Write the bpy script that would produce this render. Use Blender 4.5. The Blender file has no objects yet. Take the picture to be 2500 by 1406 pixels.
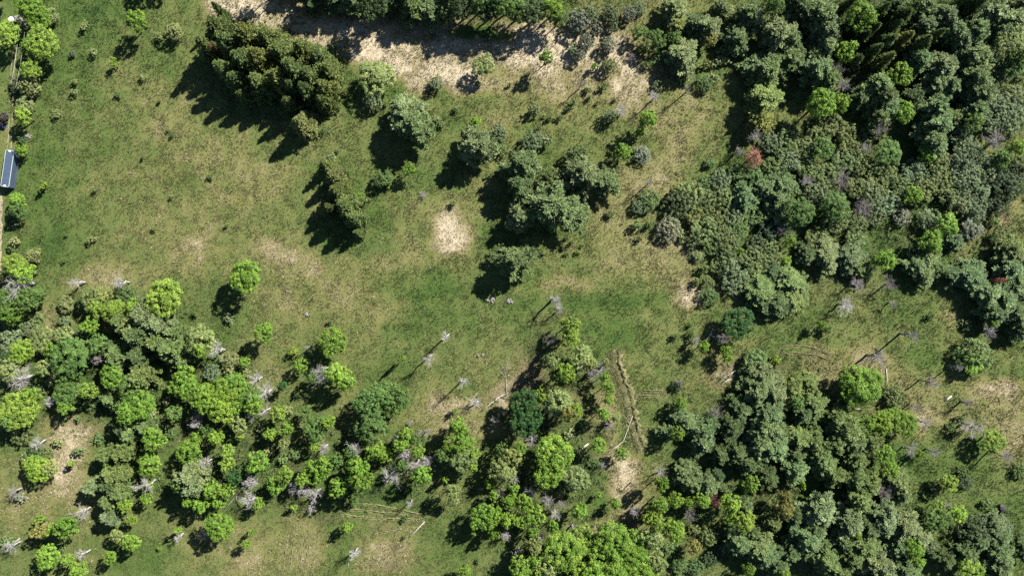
import bpy, math, random
import numpy as np
from mathutils import Vector

# ------------------------------------------------------------------ camera, sky, sun, exposure
scene = bpy.context.scene
S = 8.0                      # photo pixels per metre on the ground
H = 208.4                    # flying height of the camera above the meadow
PW, PH = 2500.0, 1406.0

cam_data = bpy.data.cameras.new('camera')
cam_data.sensor_width = 36.0
cam_data.lens = 36.0 * (H * S) / PW
cam_data.clip_end = 20000.0
cam = bpy.data.objects.new('camera', cam_data)
cam.location = (0, 0, H)
scene.collection.objects.link(cam)
scene.camera = cam

SUN_EL = math.radians(37.0)
SUN_AZ = math.atan2(0.753, 0.658)          # clockwise from +Y (photo up)
world = bpy.data.worlds.new('World')
scene.world = world
world.use_nodes = True
wn = world.node_tree
bgn = wn.nodes['Background']
skyn = wn.nodes.new('ShaderNodeTexSky')
skyn.sky_type = 'NISHITA'
skyn.sun_disc = False
skyn.sun_elevation = SUN_EL
skyn.sun_rotation = SUN_AZ
skyn.altitude = 300.0
skyn.air_density = 0.7          # a very clear, dry day
skyn.dust_density = 0.1
wn.links.new(skyn.outputs['Color'], bgn.inputs['Color'])
bgn.inputs['Strength'].default_value = 0.05

sun_data = bpy.data.lights.new('sun', 'SUN')
sun_data.energy = 5.0
sun_data.angle = math.radians(0.5)
sun_data.color = (1.0, 0.95, 0.86)
sun = bpy.data.objects.new('sun', sun_data)
ray = Vector((-math.sin(SUN_AZ) * math.cos(SUN_EL), -math.cos(SUN_AZ) * math.cos(SUN_EL), -math.sin(SUN_EL)))
sun.rotation_euler = ray.to_track_quat('-Z', 'Y').to_euler()
sun.location = (60, 60, 120)
scene.collection.objects.link(sun)

scene.view_settings.view_transform = 'Standard'
scene.view_settings.look = 'None'
scene.view_settings.gamma = 1.0
scene.view_settings.exposure = 1.3
scene.render.engine = 'CYCLES'
scene.cycles.use_denoising = False
scene.cycles.max_bounces = 3
scene.cycles.diffuse_bounces = 1
scene.cycles.glossy_bounces = 2
scene.cycles.transmission_bounces = 2

COL = scene.collection
RNG = np.random.default_rng(7)
random.seed(7)

# ------------------------------------------------------------------ helpers
def gx(px, py, z=0.0):
    """photo pixel -> world X,Y of the point seen there at height z"""
    k = (H - z) / H / S
    return (px - PW / 2) * k, (PH / 2 - py) * k

def tag(o, label=None, cat=None, group=None, kind=None):
    if label: o['label'] = label
    if cat: o['category'] = cat
    if group: o['group'] = group
    if kind: o['kind'] = kind
    return o

def link(name, data, parent=None, mat=None):
    o = bpy.data.objects.new(name, data)
    COL.objects.link(o)
    if parent is not None: o.parent = parent
    if mat is not None:
        data.materials.clear(); data.materials.append(mat)
    return o

def empty(name, loc, rz=0.0, scale=(1, 1, 1)):
    o = bpy.data.objects.new(name, None)
    o.empty_display_size = 0.3
    COL.objects.link(o)
    o.location = loc
    o.rotation_euler = (0, 0, rz)
    o.scale = scale
    return o

def mesh_np(name, V, F, attrs=None, smooth=False):
    V = np.asarray(V, dtype=np.float32); F = np.asarray(F, dtype=np.int32)
    me = bpy.data.meshes.new(name)
    n, (m, k) = len(V), F.shape
    me.vertices.add(n); me.vertices.foreach_set('co', V.ravel())
    me.loops.add(m * k); me.loops.foreach_set('vertex_index', F.ravel())
    me.polygons.add(m)
    me.polygons.foreach_set('loop_start', np.arange(0, m * k, k, dtype=np.int32))
    try: me.polygons.foreach_set('loop_total', np.full(m, k, dtype=np.int32))
    except Exception: pass
    me.update(calc_edges=True)
    if smooth: me.polygons.foreach_set('use_smooth', np.ones(m, dtype=bool))
    for an, av in (attrs or {}).items():
        a = me.attributes.new(an, 'FLOAT', 'POINT')
        a.data.foreach_set('value', np.asarray(av, dtype=np.float32))
    return me

def unit(v):
    return v / np.maximum(np.linalg.norm(v, axis=-1, keepdims=True), 1e-9)

class Mesh:
    """collects quads / tris of one part"""
    def __init__(s): s.V, s.F = [], []
    def add(s, V, F):
        o = len(s.V); s.V += [tuple(map(float, v)) for v in V]; s.F += [tuple(o + i for i in f) for f in F]
    def box(s, lo, hi):
        x0, y0, z0 = lo; x1, y1, z1 = hi
        s.add([(x0,y0,z0),(x1,y0,z0),(x1,y1,z0),(x0,y1,z0),(x0,y0,z1),(x1,y0,z1),(x1,y1,z1),(x0,y1,z1)],
              [(0,3,2,1),(4,5,6,7),(0,1,5,4),(1,2,6,5),(2,3,7,6),(3,0,4,7)])
    def tube(s, pts, rad, n=6, cap=True):
        pts = [np.asarray(p, float) for p in pts]
        V, F = [], []
        for i, p in enumerate(pts):
            d = pts[min(i + 1, len(pts) - 1)] - pts[max(i - 1, 0)]
            d = unit(d)
            a = np.cross(d, (0.13, 0.21, 1.0) if abs(d[2]) < .9 else (1.0, 0.1, 0.0)); a = unit(a); b = np.cross(d, a)
            for j in range(n):
                t = 2 * math.pi * j / n
                V.append(p + rad[i] * (math.cos(t) * a + math.sin(t) * b))
        for i in range(len(pts) - 1):
            for j in range(n):
                k = (j + 1) % n
                F.append((i*n+j, i*n+k, (i+1)*n+k, (i+1)*n+j))
        if cap:
            F.append(tuple(range(n))[::-1]); F.append(tuple((len(pts)-1)*n + j for j in range(n)))
        s.add(V, F)
    def build(s, name, mat, parent=None, smooth=False):
        return link(name, s.data(name, smooth), parent, mat)
    def data(s, name, smooth=False):
        me = bpy.data.meshes.new(name)
        me.from_pydata(s.V, [], s.F); me.update()
        if smooth:
            me.polygons.foreach_set('use_smooth', np.ones(len(me.polygons), dtype=bool))
        return me

def vnoise(x, y, seed):
    """smooth value noise on arrays, 0..1"""
    g = np.random.default_rng(seed).random((257, 257))
    xi = np.floor(x).astype(int); yi = np.floor(y).astype(int)
    fx = x - xi; fy = y - yi
    fx = fx*fx*(3-2*fx); fy = fy*fy*(3-2*fy)
    a = g[xi % 256, yi % 256]; b = g[(xi+1) % 256, yi % 256]; c = g[xi % 256, (yi+1) % 256]; d = g[(xi+1) % 256, (yi+1) % 256]
    return (a*(1-fx)+b*fx)*(1-fy) + (c*(1-fx)+d*fx)*fy

def fbm(x, y, scale, seed, octaves=4):
    s, a, t = 0, 1.0, 0
    for o in range(octaves):
        s = s + a * vnoise(x / scale * 2**o + 31*o, y / scale * 2**o + 17*o, seed + o); t += a; a *= .55
    return s / t

# ------------------------------------------------------------------ materials
def nodes(name):
    m = bpy.data.materials.new(name); m.use_nodes = True
    nt = m.node_tree
    return m, nt, nt.nodes['Principled BSDF'], nt.nodes['Material Output']

GRASS_RAMP = [(0.0, (.034, .070, .020)), (.22, (.063, .107, .025)), (.42, (.100, .129, .040)), (.6, (.152, .156, .056)),
              (.78, (.225, .195, .105)), (1.0, (.50, .43, .31))]

def ramp(nt, stops):
    r = nt.nodes.new('ShaderNodeValToRGB'); e = r.color_ramp.elements
    while len(e) < len(stops): e.new(0.5)
    for el, (p, c) in zip(e, stops): el.position = p; el.color = (*c, 1)
    return r

def mth(nt, op, a, b=None, c=None):
    n = nt.nodes.new('ShaderNodeMath'); n.operation = op
    for i, v in enumerate((a, b, c)):
        if v is None: continue
        if isinstance(v, (int, float)): n.inputs[i].default_value = v
        else: nt.links.new(v, n.inputs[i])
    return n.outputs[0]

def attr(nt, name):
    a = nt.nodes.new('ShaderNodeAttribute'); a.attribute_name = name
    return a.outputs['Fac']

def noise(nt, scale, detail=3, vec=None, rough=.6):
    n = nt.nodes.new('ShaderNodeTexNoise'); n.inputs['Scale'].default_value = scale
    n.inputs['Detail'].default_value = detail; n.inputs['Roughness'].default_value = rough
    if vec is None:
        g = nt.nodes.new('ShaderNodeNewGeometry'); vec = g.outputs['Position']
    nt.links.new(vec, n.inputs['Vector'])
    return n.outputs['Fac']

def make_ground_mat():
    m, nt, b, out = nodes('meadow_soil_and_thatch')
    d = attr(nt, 'dry')
    n1 = noise(nt, .55, 4); n2 = noise(nt, 3.5, 3)
    v = mth(nt, 'ADD', d, mth(nt, 'MULTIPLY', mth(nt, 'SUBTRACT', n1, .5), .40))
    v = mth(nt, 'ADD', v, mth(nt, 'MULTIPLY', mth(nt, 'SUBTRACT', n2, .5), .60))
    r = ramp(nt, GRASS_RAMP); nt.links.new(v, r.inputs['Fac'])
    mx = nt.nodes.new('ShaderNodeMix'); mx.data_type = 'RGBA'
    nt.links.new(attr(nt, 'soil'), mx.inputs['Factor'])
    nt.links.new(r.outputs['Color'], mx.inputs['A'])
    rs = ramp(nt, [(.3, (.05, .042, .030)), (.7, (.115, .09, .062))]); nt.links.new(n1, rs.inputs['Fac'])
    nt.links.new(rs.outputs['Color'], mx.inputs['B'])
    nt.links.new(mx.outputs['Result'], b.inputs['Base Color'])
    b.inputs['Roughness'].default_value = .95; b.inputs['Specular IOR Level'].default_value = .1
    bp = nt.nodes.new('ShaderNodeBump'); bp.inputs['Strength'].default_value = .9; bp.inputs['Distance'].default_value = .25
    nt.links.new(n2, bp.inputs['Height']); nt.links.new(bp.outputs['Normal'], b.inputs['Normal'])
    return m

def leafy(nt, out, b, col, trans=.25, rough=.6):
    """diffuse leaf with a translucent share"""
    nt.links.new(col, b.inputs['Base Color'])
    b.inputs['Roughness'].default_value = rough; b.inputs['Specular IOR Level'].default_value = .25
    t = nt.nodes.new('ShaderNodeBsdfTranslucent'); nt.links.new(col, t.inputs['Color'])
    mx = nt.nodes.new('ShaderNodeMixShader'); mx.inputs['Fac'].default_value = trans
    nt.links.new(b.outputs[0], mx.inputs[1]); nt.links.new(t.outputs[0], mx.inputs[2])
    nt.links.new(mx.outputs[0], out.inputs['Surface'])

def make_grass_mat():
    m, nt, b, out = nodes('grass_blades')
    v = mth(nt, 'ADD', attr(nt, 'dry'), 0.0)
    r = ramp(nt, GRASS_RAMP); nt.links.new(v, r.inputs['Fac'])
    leafy(nt, out, b, r.outputs['Color'], .2, .7)
    return m

def make_leaf_mat(name, hue_var=.02, trans=.22, lo=.62, hi=1.35):
    """colour comes from the tree (object colour); clumps differ a little in tone"""
    m, nt, b, out = nodes(name)
    oi = nt.nodes.new('ShaderNodeObjectInfo')
    hsv = nt.nodes.new('ShaderNodeHueSaturation')
    nt.links.new(oi.outputs['Color'], hsv.inputs['Color'])
    tone = attr(nt, 'tone')
    nt.links.new(mth(nt, 'MULTIPLY_ADD', tone, hi - lo, lo), hsv.inputs['Value'])
    nt.links.new(mth(nt, 'MULTIPLY_ADD', tone, -2*hue_var, .5 + hue_var), hsv.inputs['Hue'])
    leafy(nt, out, b, hsv.outputs['Color'], trans)
    return m

def make_bark(name, c0, c1, scale=6.0):
    m, nt, b, out = nodes(name)
    tc = nt.nodes.new('ShaderNodeTexCoord')
    n = noise(nt, scale, 4, tc.outputs['Object'])
    r = ramp(nt, [(.3, c0), (.7, c1)]); nt.links.new(n, r.inputs['Fac'])
    nt.links.new(r.outputs['Color'], b.inputs['Base Color']); b.inputs['Roughness'].default_value = .9
    bp = nt.nodes.new('ShaderNodeBump'); bp.inputs['Strength'].default_value = .5; bp.inputs['Distance'].default_value = .02
    nt.links.new(n, bp.inputs['Height']); nt.links.new(bp.outputs['Normal'], b.inputs['Normal'])
    return m

def make_plain(name, col, rough=.6, metal=0.0, var=.25, scale=3.0):
    m, nt, b, out = nodes(name)
    tc = nt.nodes.new('ShaderNodeTexCoord')
    n = noise(nt, scale, 4, tc.outputs['Object'])
    r = ramp(nt, [(.25, tuple(c*(1-var) for c in col)), (.75, tuple(min(1, c*(1+var)) for c in col))])
    nt.links.new(n, r.inputs['Fac']); nt.links.new(r.outputs['Color'], b.inputs['Base Color'])
    b.inputs['Roughness'].default_value = rough; b.inputs['Metallic'].default_value = metal
    return m

M = {
    'ground': make_ground_mat(), 'grass': make_grass_mat(),
    'leaf': make_leaf_mat('broad_leaves'), 'needle': make_leaf_mat('conifer_needles', .015, .32, .55, 1.60),
    'bark': make_bark('brown_bark', (.05, .038, .028), (.13, .105, .08)),
    'dead': make_bark('bleached_dead_wood', (.24, .225, .22), (.46, .44, .43)),
    'dead_dark': make_bark('weathered_dead_wood', (.09, .08, .078), (.19, .17, .165)),
    'birch': make_bark('pale_birch_bark', (.45, .42, .36), (.75, .71, .62)),
    'stone': make_bark('field_stone', (.12, .115, .11), (.30, .285, .27), 3.0),
    'straw': make_bark('flattened_straw', (.090, .102, .036), (.22, .20, .092), 1.6),
    'sand': make_bark('sandy_track', (.20, .17, .10), (.36, .30, .21), .8),
}

# ------------------------------------------------------------------ ground
# blobs of dry (+) and lush (-) grass as seen in the photo: x, y, rx, ry, amount
DRY = [
 (640,25,90,40,.55),(720,55,90,45,.5),(560,10,60,30,.35),(800,95,70,40,.4),(900,118,80,35,.5),(860,60,80,40,.4),(1000,150,80,40,.6),
 (1060,180,70,45,.6),(1130,150,80,40,.5),(1230,120,80,45,.5),(1320,110,70,45,.5),(1390,140,60,50,.5),(1180,200,80,25,.4),(1040,205,50,20,.35),
 (1540,190,50,45,.5),(1500,130,60,40,.4),(1480,70,60,50,.35),(1560,60,60,50,.2),(960,60,160,50,.4),(1240,60,120,40,.35),
 (1100,555,36,38,.55),(1120,590,34,25,.3),(1090,545,25,22,.35),(705,620,45,35,.14),(700,640,110,50,.16),(600,600,140,70,.16),(450,530,120,80,.14),
 (560,480,120,60,.08),(330,660,120,30,.15),(220,690,60,25,.22),(750,690,110,50,.17),(880,650,90,30,.12),(700,760,120,60,.13),(920,800,70,60,.14),
 (640,900,80,60,.12),(1010,640,80,30,.08),(560,380,90,70,.14),(390,310,40,40,.16),(640,430,80,50,.08),(1650,670,55,90,.26),(1630,600,60,70,.18),
 (1390,695,50,25,.26),(1530,620,60,60,.12),(1480,560,70,70,.12),(1680,720,35,40,.25),(1660,380,70,120,.2),(1640,280,70,80,.18),(1560,240,80,60,.2),
 (1440,290,90,70,.12),(1390,210,80,50,.18),(1300,230,60,40,.12),(1030,480,60,60,.1),(1000,540,50,60,.12),(1270,950,45,60,.3),(1240,1000,50,40,.25),
 (1090,985,50,35,.3),(1120,1030,60,40,.22),(1300,900,30,60,.2),(160,1120,34,60,.5),(175,1060,45,40,.3),(150,1180,40,30,.35),(200,1040,50,25,.25),
 (120,800,60,40,.3),(110,840,40,40,.25),(250,800,40,30,.2),(1520,1160,30,50,.55),(1505,1130,40,40,.35),(1540,1200,40,50,.4),(1500,1090,30,40,.25),
 (1540,1250,45,40,.3),(1470,1290,40,30,.3),(1510,880,14,35,.4),(1600,1180,35,40,.25),(1480,1010,30,60,.2),(1420,960,50,40,.2),(1350,1060,60,60,.12),
 (720,1330,90,70,.16),(540,1350,140,60,.12),(960,1310,80,50,.22),(950,1370,70,40,.25),(980,1250,80,30,.08),(60,1190,60,60,.14),(200,1230,60,50,.16),
 (40,1270,60,60,.12),(430,1270,70,60,.1),(2030,900,70,40,.26),(2010,925,45,30,.22),(2180,930,70,45,.22),(2130,905,50,40,.15),(2380,990,120,90,.2),
 (2460,1060,60,90,.26),(2430,950,80,40,.2),(2250,1010,60,40,.15),(2480,1190,40,70,.06),(1700,860,70,50,.05),(1780,900,40,30,.26),(1740,930,60,20,.18),
 (2420,560,60,50,.2),(2460,520,40,40,.2),(2320,770,30,15,.2),(1760,270,50,60,.1),(1450,440,40,30,.12),(1530,480,40,60,.14),(1600,430,50,60,.16),
 (1190,520,20,25,.22),(1240,300,40,30,.14),(1340,700,30,25,.1),(480,250,120,90,.05),(350,430,150,120,.06),(280,200,100,60,.06),
 (800,560,60,40,-.06),(140,330,80,110,-.2),(110,420,70,110,-.2),(100,530,60,70,-.22),(180,600,80,60,-.14),(250,60,80,60,-.16),(200,30,70,50,-.15),
 (420,130,60,60,-.1),(280,130,100,70,-.06),(160,180,60,60,-.12),(850,210,30,60,-.18),(980,205,22,30,-.3),(960,230,40,25,-.25),(1000,830,90,50,-.16),
 (1060,790,70,50,-.14),(960,690,90,18,-.12),(1030,712,80,12,-.22),(1120,700,60,30,-.14),(1190,770,60,60,-.1),(1310,690,60,30,-.2),(1270,780,50,50,-.22),
 (1290,740,50,40,-.2),(1450,742,90,16,-.24),(1380,720,60,14,-.1),(1520,728,60,10,-.18),(1560,745,30,16,-.12),(1480,800,90,60,-.16),(1290,840,40,40,-.2),
 (1400,760,40,30,-.12),(960,930,70,35,-.26),(1000,900,50,25,-.2),(1090,690,40,25,-.1),(1460,870,40,30,-.12),(1600,860,70,60,-.12),(1480,840,40,50,-.14),
 (1130,950,30,20,-.14),(840,1330,40,60,-.22),(880,1290,40,25,-.16),(1010,1220,90,30,-.2),(900,1220,80,25,-.2),(1060,1300,60,40,-.16),(1150,1330,70,40,-.14),
 (370,1330,60,30,-.14),(410,1380,60,30,-.1),(300,1390,60,30,-.1),(1190,90,50,14,-.55),(1150,82,40,12,-.5),(1170,70,22,16,-.4),(2140,770,70,40,-.16),
 (2250,850,50,50,-.2),(2270,880,40,30,-.16),(1930,830,60,30,-.16),(2340,970,50,30,-.2),(2350,1110,70,50,-.16),(2200,1110,40,30,-.25),(2270,1150,60,50,-.12),
 (2470,850,50,60,-.1),(2480,1280,40,90,-.14),(2230,640,30,60,-.14),(2150,590,60,30,-.1),(1640,950,60,50,-.14),(1630,1020,40,50,-.14),(1530,1060,20,50,-.25),
 (1440,1150,30,40,-.22),(1470,1060,30,30,-.2),(1740,180,40,60,-.14),(1700,140,60,60,-.16),(1760,60,60,60,-.12),(1700,770,60,40,-.14),(1660,780,50,40,-.12),
 (60,30,70,60,-.06),(20,180,30,80,.03),(15,340,30,60,.02),(1400,640,60,40,-.08),(1300,560,40,60,-.1),(1370,600,60,40,-.1),(1220,700,30,30,-.1),
 (2440,130,40,90,-.04),(2300,660,60,40,-.12),(2330,640,60,40,-.06),(1890,870,40,20,-.12),(2040,855,60,15,.1),
]
SOIL = [(1250,960,60,18,.35),(1310,870,24,60,.45),(1290,910,30,40,.4),(965,1332,12,8,.9),(955,1380,24,12,.6),(940,1290,30,14,.35),(1850,900,60,25,.3),(1780,900,30,20,.3),
        (2000,700,200,40,.2),(480,1070,40,60,.3),(1360,1010,90,80,.25),(1500,40,90,40,.2),(1230,735,8,10,.5),(800,1265,30,14,.4)]
WOODS = [(2150,130,380,190),(2080,480,420,180),(1900,1130,280,280),(2100,1300,200,140),(2440,680,110,160),(2420,1320,80,80),(300,900,330,180),(700,1130,420,130),(1330,1150,170,230),(1450,1380,250,80),(1060,0,340,60),(660,170,170,130)]

def blob_sum(px, py, blobs, warp=0.35):
    w1 = (fbm(px, py, 60, 11) - .5) * 2; w2 = (fbm(px, py, 60, 23) - .5) * 2
    s = np.zeros_like(px)
    for x, y, rx, ry, a in blobs:
        dx = (px - x) / rx + w1 * warp * 2; dy = (py - y) / ry + w2 * warp * 2
        q = dx*dx + dy*dy
        s += a * np.exp(-.5 * q * (1 + .35*q))
    return s

def dry_at(px, py):
    bs = blob_sum(px, py, DRY, .5)
    d = .405 + (fbm(px, py, 150, 3) - .5) * .36 + (fbm(px, py, 35, 5) - .5) * .34 + np.clip(bs, -9, 0) * .62 + np.tanh(np.clip(bs, 0, 9) / .52) * .54
    w = wood_at(px, py)
    return np.clip(d - .10 * w, .04, .95)

def wood_at(px, py):
    s = np.zeros_like(px)
    for x, y, rx, ry in WOODS:
        q = ((px-x)/rx)**2 + ((py-y)/ry)**2
        s = np.maximum(s, np.clip(1.25 - q, 0, 1))
    return s

def height_at(x, y):
    return (fbm(x + 500, y + 500, 14, 41, 3) - .5) * .35

# one sheet: fine grid under the picture, stretched rows and columns out to the horizon
fx = np.arange(-176, 176.01, .55); fy = np.arange(-104, 104.01, .55)
far = np.array([6, 20, 60, 160, 400, 1000, 2500, 6000.0])
xs = np.concatenate([fx[0] - far[::-1], fx, fx[-1] + far]); ys = np.concatenate([fy[0] - far[::-1], fy, fy[-1] + far])
X, Y = np.meshgrid(xs, ys, indexing='ij')
PXg, PYg = X * S + PW/2, PH/2 - Y * S
dryv = dry_at(PXg.ravel(), PYg.ravel())
soilv = np.clip(blob_sum(PXg.ravel(), PYg.ravel(), SOIL) + .35 * wood_at(PXg.ravel(), PYg.ravel()) * (fbm(PXg.ravel(), PYg.ravel(), 30, 91) > .5), 0, 1)
Zg = height_at(X.ravel(), Y.ravel())
nx, ny = X.shape
idx = np.arange(nx*ny).reshape(nx, ny)
Fg = np.stack([idx[:-1,:-1].ravel(), idx[1:,:-1].ravel(), idx[1:,1:].ravel(), idx[:-1,1:].ravel()], 1)
ground = link('ground', mesh_np('ground', np.stack([X.ravel(), Y.ravel(), Zg], 1), Fg, {'dry': dryv, 'soil': soilv}, True), None, M['ground'])
tag(ground, 'rough green and straw-coloured meadow ground', None, None, 'structure')

RUT_LINES = [
    ([(1903,851),(1925,846),(1950,846),(1990,852),(2010,860),(2032,871)], 'outer wheel rut of the curved tyre tracks'),
    ([(1905,866),(1930,862),(1960,864),(1990,868),(2015,877),(2030,884)], 'inner wheel rut of the curved tyre tracks'),
    ([(1551,955),(1580,954),(1605,955),(1628,957)], 'upper rut of the short straight tracks right of the ditch'),
    ([(1553,968),(1580,967),(1605,968),(1628,970)], 'lower rut of the short straight tracks right of the ditch'),
    ([(850,1232),(890,1231),(935,1236),(985,1247),(1035,1258)], 'topmost of the tyre ruts across the lower clearing'),
    ([(840,1243),(890,1246),(940,1252),(990,1254)], 'middle tyre rut across the lower clearing'),
    ([(832,1256),(880,1262),(940,1266),(985,1267),(1035,1270)], 'lowest long tyre rut across the lower clearing'),
    ([(915,1303),(960,1296),(1010,1289),(1040,1288)], 'faint rising tyre rut beside the fallen log'),
    ([(703,1296),(698,1330),(692,1370),(690,1404)], 'first of the ruts running down the bottom field'),
    ([(722,1282),(716,1320),(710,1350),(706,1400)], 'second of the ruts running down the bottom field'),
    ([(748,1296),(740,1330),(732,1365),(724,1404)], 'third of the ruts running down the bottom field'),
    ([(770,1296),(758,1320),(748,1352),(742,1400)], 'rightmost of the ruts running down the bottom field'),
]
DITCH_LINE = [(1503,852),(1507,880),(1514,908),(1524,935),(1534,960),(1540,990),(1546,1020),(1554,1050),(1562,1075),(1571,1100)]
EDGE_LINES = [(p, .35, .13, 9, .6) for p, _ in RUT_LINES[:8]] + [(p, .3, .12, 6, .5) for p, _ in RUT_LINES[8:]]
EDGE_LINES += [(DITCH_LINE, .95, .35, 26, .85), (DITCH_LINE, -1.2, .45, 22, .8), (DITCH_LINE, -2.3, .6, 10, .6)]

# meadow grass: real tufts of blades over everything the camera can see
def make_grass(n=430000):
    r = np.random.default_rng(101)
    x = r.uniform(-166, 166, n); y = r.uniform(-96, 96, n)
    px, py = x*S + PW/2, PH/2 - y*S
    d = dry_at(px, py)
    clump = fbm(x + 300, y + 300, 2.2, 61, 2)
    keep = r.random(n) < np.clip(.35 + 1.1*(clump - .25), .2, 1)
    lawn = (px < 60) & (py < 640) & (px < 30 + 12*np.sin(py/50))
    keep &= ~(lawn & (r.random(n) < .8))
    x, y, d, clump = x[keep], y[keep], d[keep], clump[keep]
    ex, ey, ed, ec = [], [], [], []
    for pts, off, wid, per, hi in EDGE_LINES:
        P = np.array([gx(*p) for p in pts])
        for i in range(len(P) - 1):
            L = np.linalg.norm(P[i+1] - P[i]); m = int(L * per)
            t = r.random(m); T = (P[i+1] - P[i]) / L; N = np.array([-T[1], T[0]])
            q = P[i] + (P[i+1] - P[i]) * t[:, None] + N * (off + r.normal(0, wid, m))[:, None]
            ex.append(q[:, 0]); ey.append(q[:, 1]); ed.append(r.uniform(.35, .95, m)); ec.append(np.full(m, hi))
    x = np.concatenate([x] + ex); y = np.concatenate([y] + ey); d = np.concatenate([d] + ed); clump = np.concatenate([clump] + ec)
    n = len(x); k = 4
    z = height_at(x, y)
    tone = np.clip(d + r.normal(0, .17, n), 0, 1)
    size = (.22 + .55*np.clip(clump - .3, 0, 1) + r.random(n)*.18) * (1 - .25*np.clip(d-.6, 0, 1))
    V = np.zeros((n, k, 3, 3), np.float32)
    for j in range(k):
        a = r.uniform(0, 2*np.pi, n); lean = r.uniform(.35, 1.0, n); w = r.uniform(.05, .11, n)
        ca, sa = np.cos(a), np.sin(a)
        V[:, j, 0] = np.stack([x - sa*w, y + ca*w, z - .02], 1)
        V[:, j, 1] = np.stack([x + sa*w, y - ca*w, z - .02], 1)
        V[:, j, 2] = np.stack([x + ca*size*lean, y + sa*size*lean, z + size*(1.15 - .6*lean)], 1)
    V = V.reshape(-1, 3)
    F = np.arange(len(V)).reshape(-1, 3)
    tn = np.repeat(tone, k*3) + np.repeat(r.normal(0, .05, n*k), 3)
    return mesh_np('meadow_grass', V, F, {'dry': np.clip(tn, 0, 1)})
grass = link('meadow_grass', make_grass(), None, M['grass'])
tag(grass, 'uneven tussocky meadow grass, green with straw-coloured dry patches', None, None, 'stuff')

# ------------------------------------------------------------------ tracks and ditch
def strip(name, pts, profile, mat, label, jitter=.06, step=.6):
    """a strip of ground relief along photo points; profile = (offset m, height m) across it"""
    P = [np.array(gx(*p)) for p in pts]
    Q = []
    for i in range(len(P) - 1):                     # Catmull-Rom
        p0, p1, p2, p3 = P[max(i-1,0)], P[i], P[i+1], P[min(i+2,len(P)-1)]
        m = max(2, int(np.linalg.norm(p2-p1) / step))
        for t in np.linspace(0, 1, m, endpoint=False):
            Q.append(.5*((2*p1)+(-p0+p2)*t+(2*p0-5*p1+4*p2-p3)*t*t+(-p0+3*p1-3*p2+p3)*t**3))
    Q.append(P[-1]); Q = np.array(Q)
    T = unit(np.gradient(Q, axis=0)); N = np.stack([-T[:,1], T[:,0]], 1)
    m, k = len(Q), len(profile)
    V = np.zeros((m, k, 3)); 
    fade = np.clip(np.minimum(np.arange(m), np.arange(m)[::-1]) / 4.0, .05, 1)
    side = RNG.normal(0, jitter*.6, m)
    for j, (o, h) in enumerate(profile):
        q = Q + N * (o + side + RNG.normal(0, jitter, m))[:, None]
        V[:, j, :2] = q
        V[:, j, 2] = height_at(q[:,0], q[:,1]) + .02 + h * fade * (1 + RNG.normal(0, .25, m) * (h > .03)) - (.10 if j in (0, k-1) else 0)
    idx = np.arange(m*k).reshape(m, k)
    F = np.stack([idx[:-1,:-1].ravel(), idx[1:,:-1].ravel(), idx[1:,1:].ravel(), idx[:-1,1:].ravel()], 1)
    o = link(name, mesh_np(name, V.reshape(-1,3), F), None, mat)
    return tag(o, label, None, None, 'structure')

RUT = [(-.5, 0), (-.3, .14), (-.13, .02), (.13, .02), (.28, .40), (.5, 0)]
for i, (pts, lab) in enumerate(RUT_LINES):
    strip('tyre_track', pts, RUT if i < 8 else [(o, h*.85) for o, h in RUT], M['straw'], lab)
strip('ditch', DITCH_LINE,
      [(-1.9, 0), (-1.2, .22), (-.5, .06), (-.1, .02), (.25, .04), (.6, .50), (1.1, .30), (1.7, 0)], M['straw'], 'straw-banked drainage ditch running down the clearing', .30)
strip('dirt_track', [(3,470),(4,500),(3,560),(1,610),(-1,680)], [(-1.3, .0), (-.9, .02), (-.3, .02), (.2, .02), (.6, .0)], M['sand'], 'sandy farm track at the left edge', .12)
strip('dirt_track', [(30,130),(27,170),(24,230),(22,300),(18,362)], [(-.3, .01), (0, .02), (.3, .01)], M['sand'], 'left wheel line of the grassy drive by the container', .08)
strip('dirt_track', [(38,130),(35,170),(32,230),(29,300),(26,362)], [(-.3, .01), (0, .02), (.3, .01)], M['sand'], 'right wheel line of the grassy drive by the container', .08)

# ------------------------------------------------------------------ tree parts
def leaf_quads(C, N, size, rng, aspect=.6):
    N = unit(N); t = unit(np.cross(N, rng.normal(size=N.shape))); b = np.cross(N, t)
    s = size[:, None]
    bend = N * s * .25
    V = np.stack([C + t*s - bend, C + b*s*aspect, C - t*s - bend, C - b*s*aspect], 1).reshape(-1, 3)
    F = np.arange(len(V)).reshape(-1, 4)
    return V, F

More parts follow.
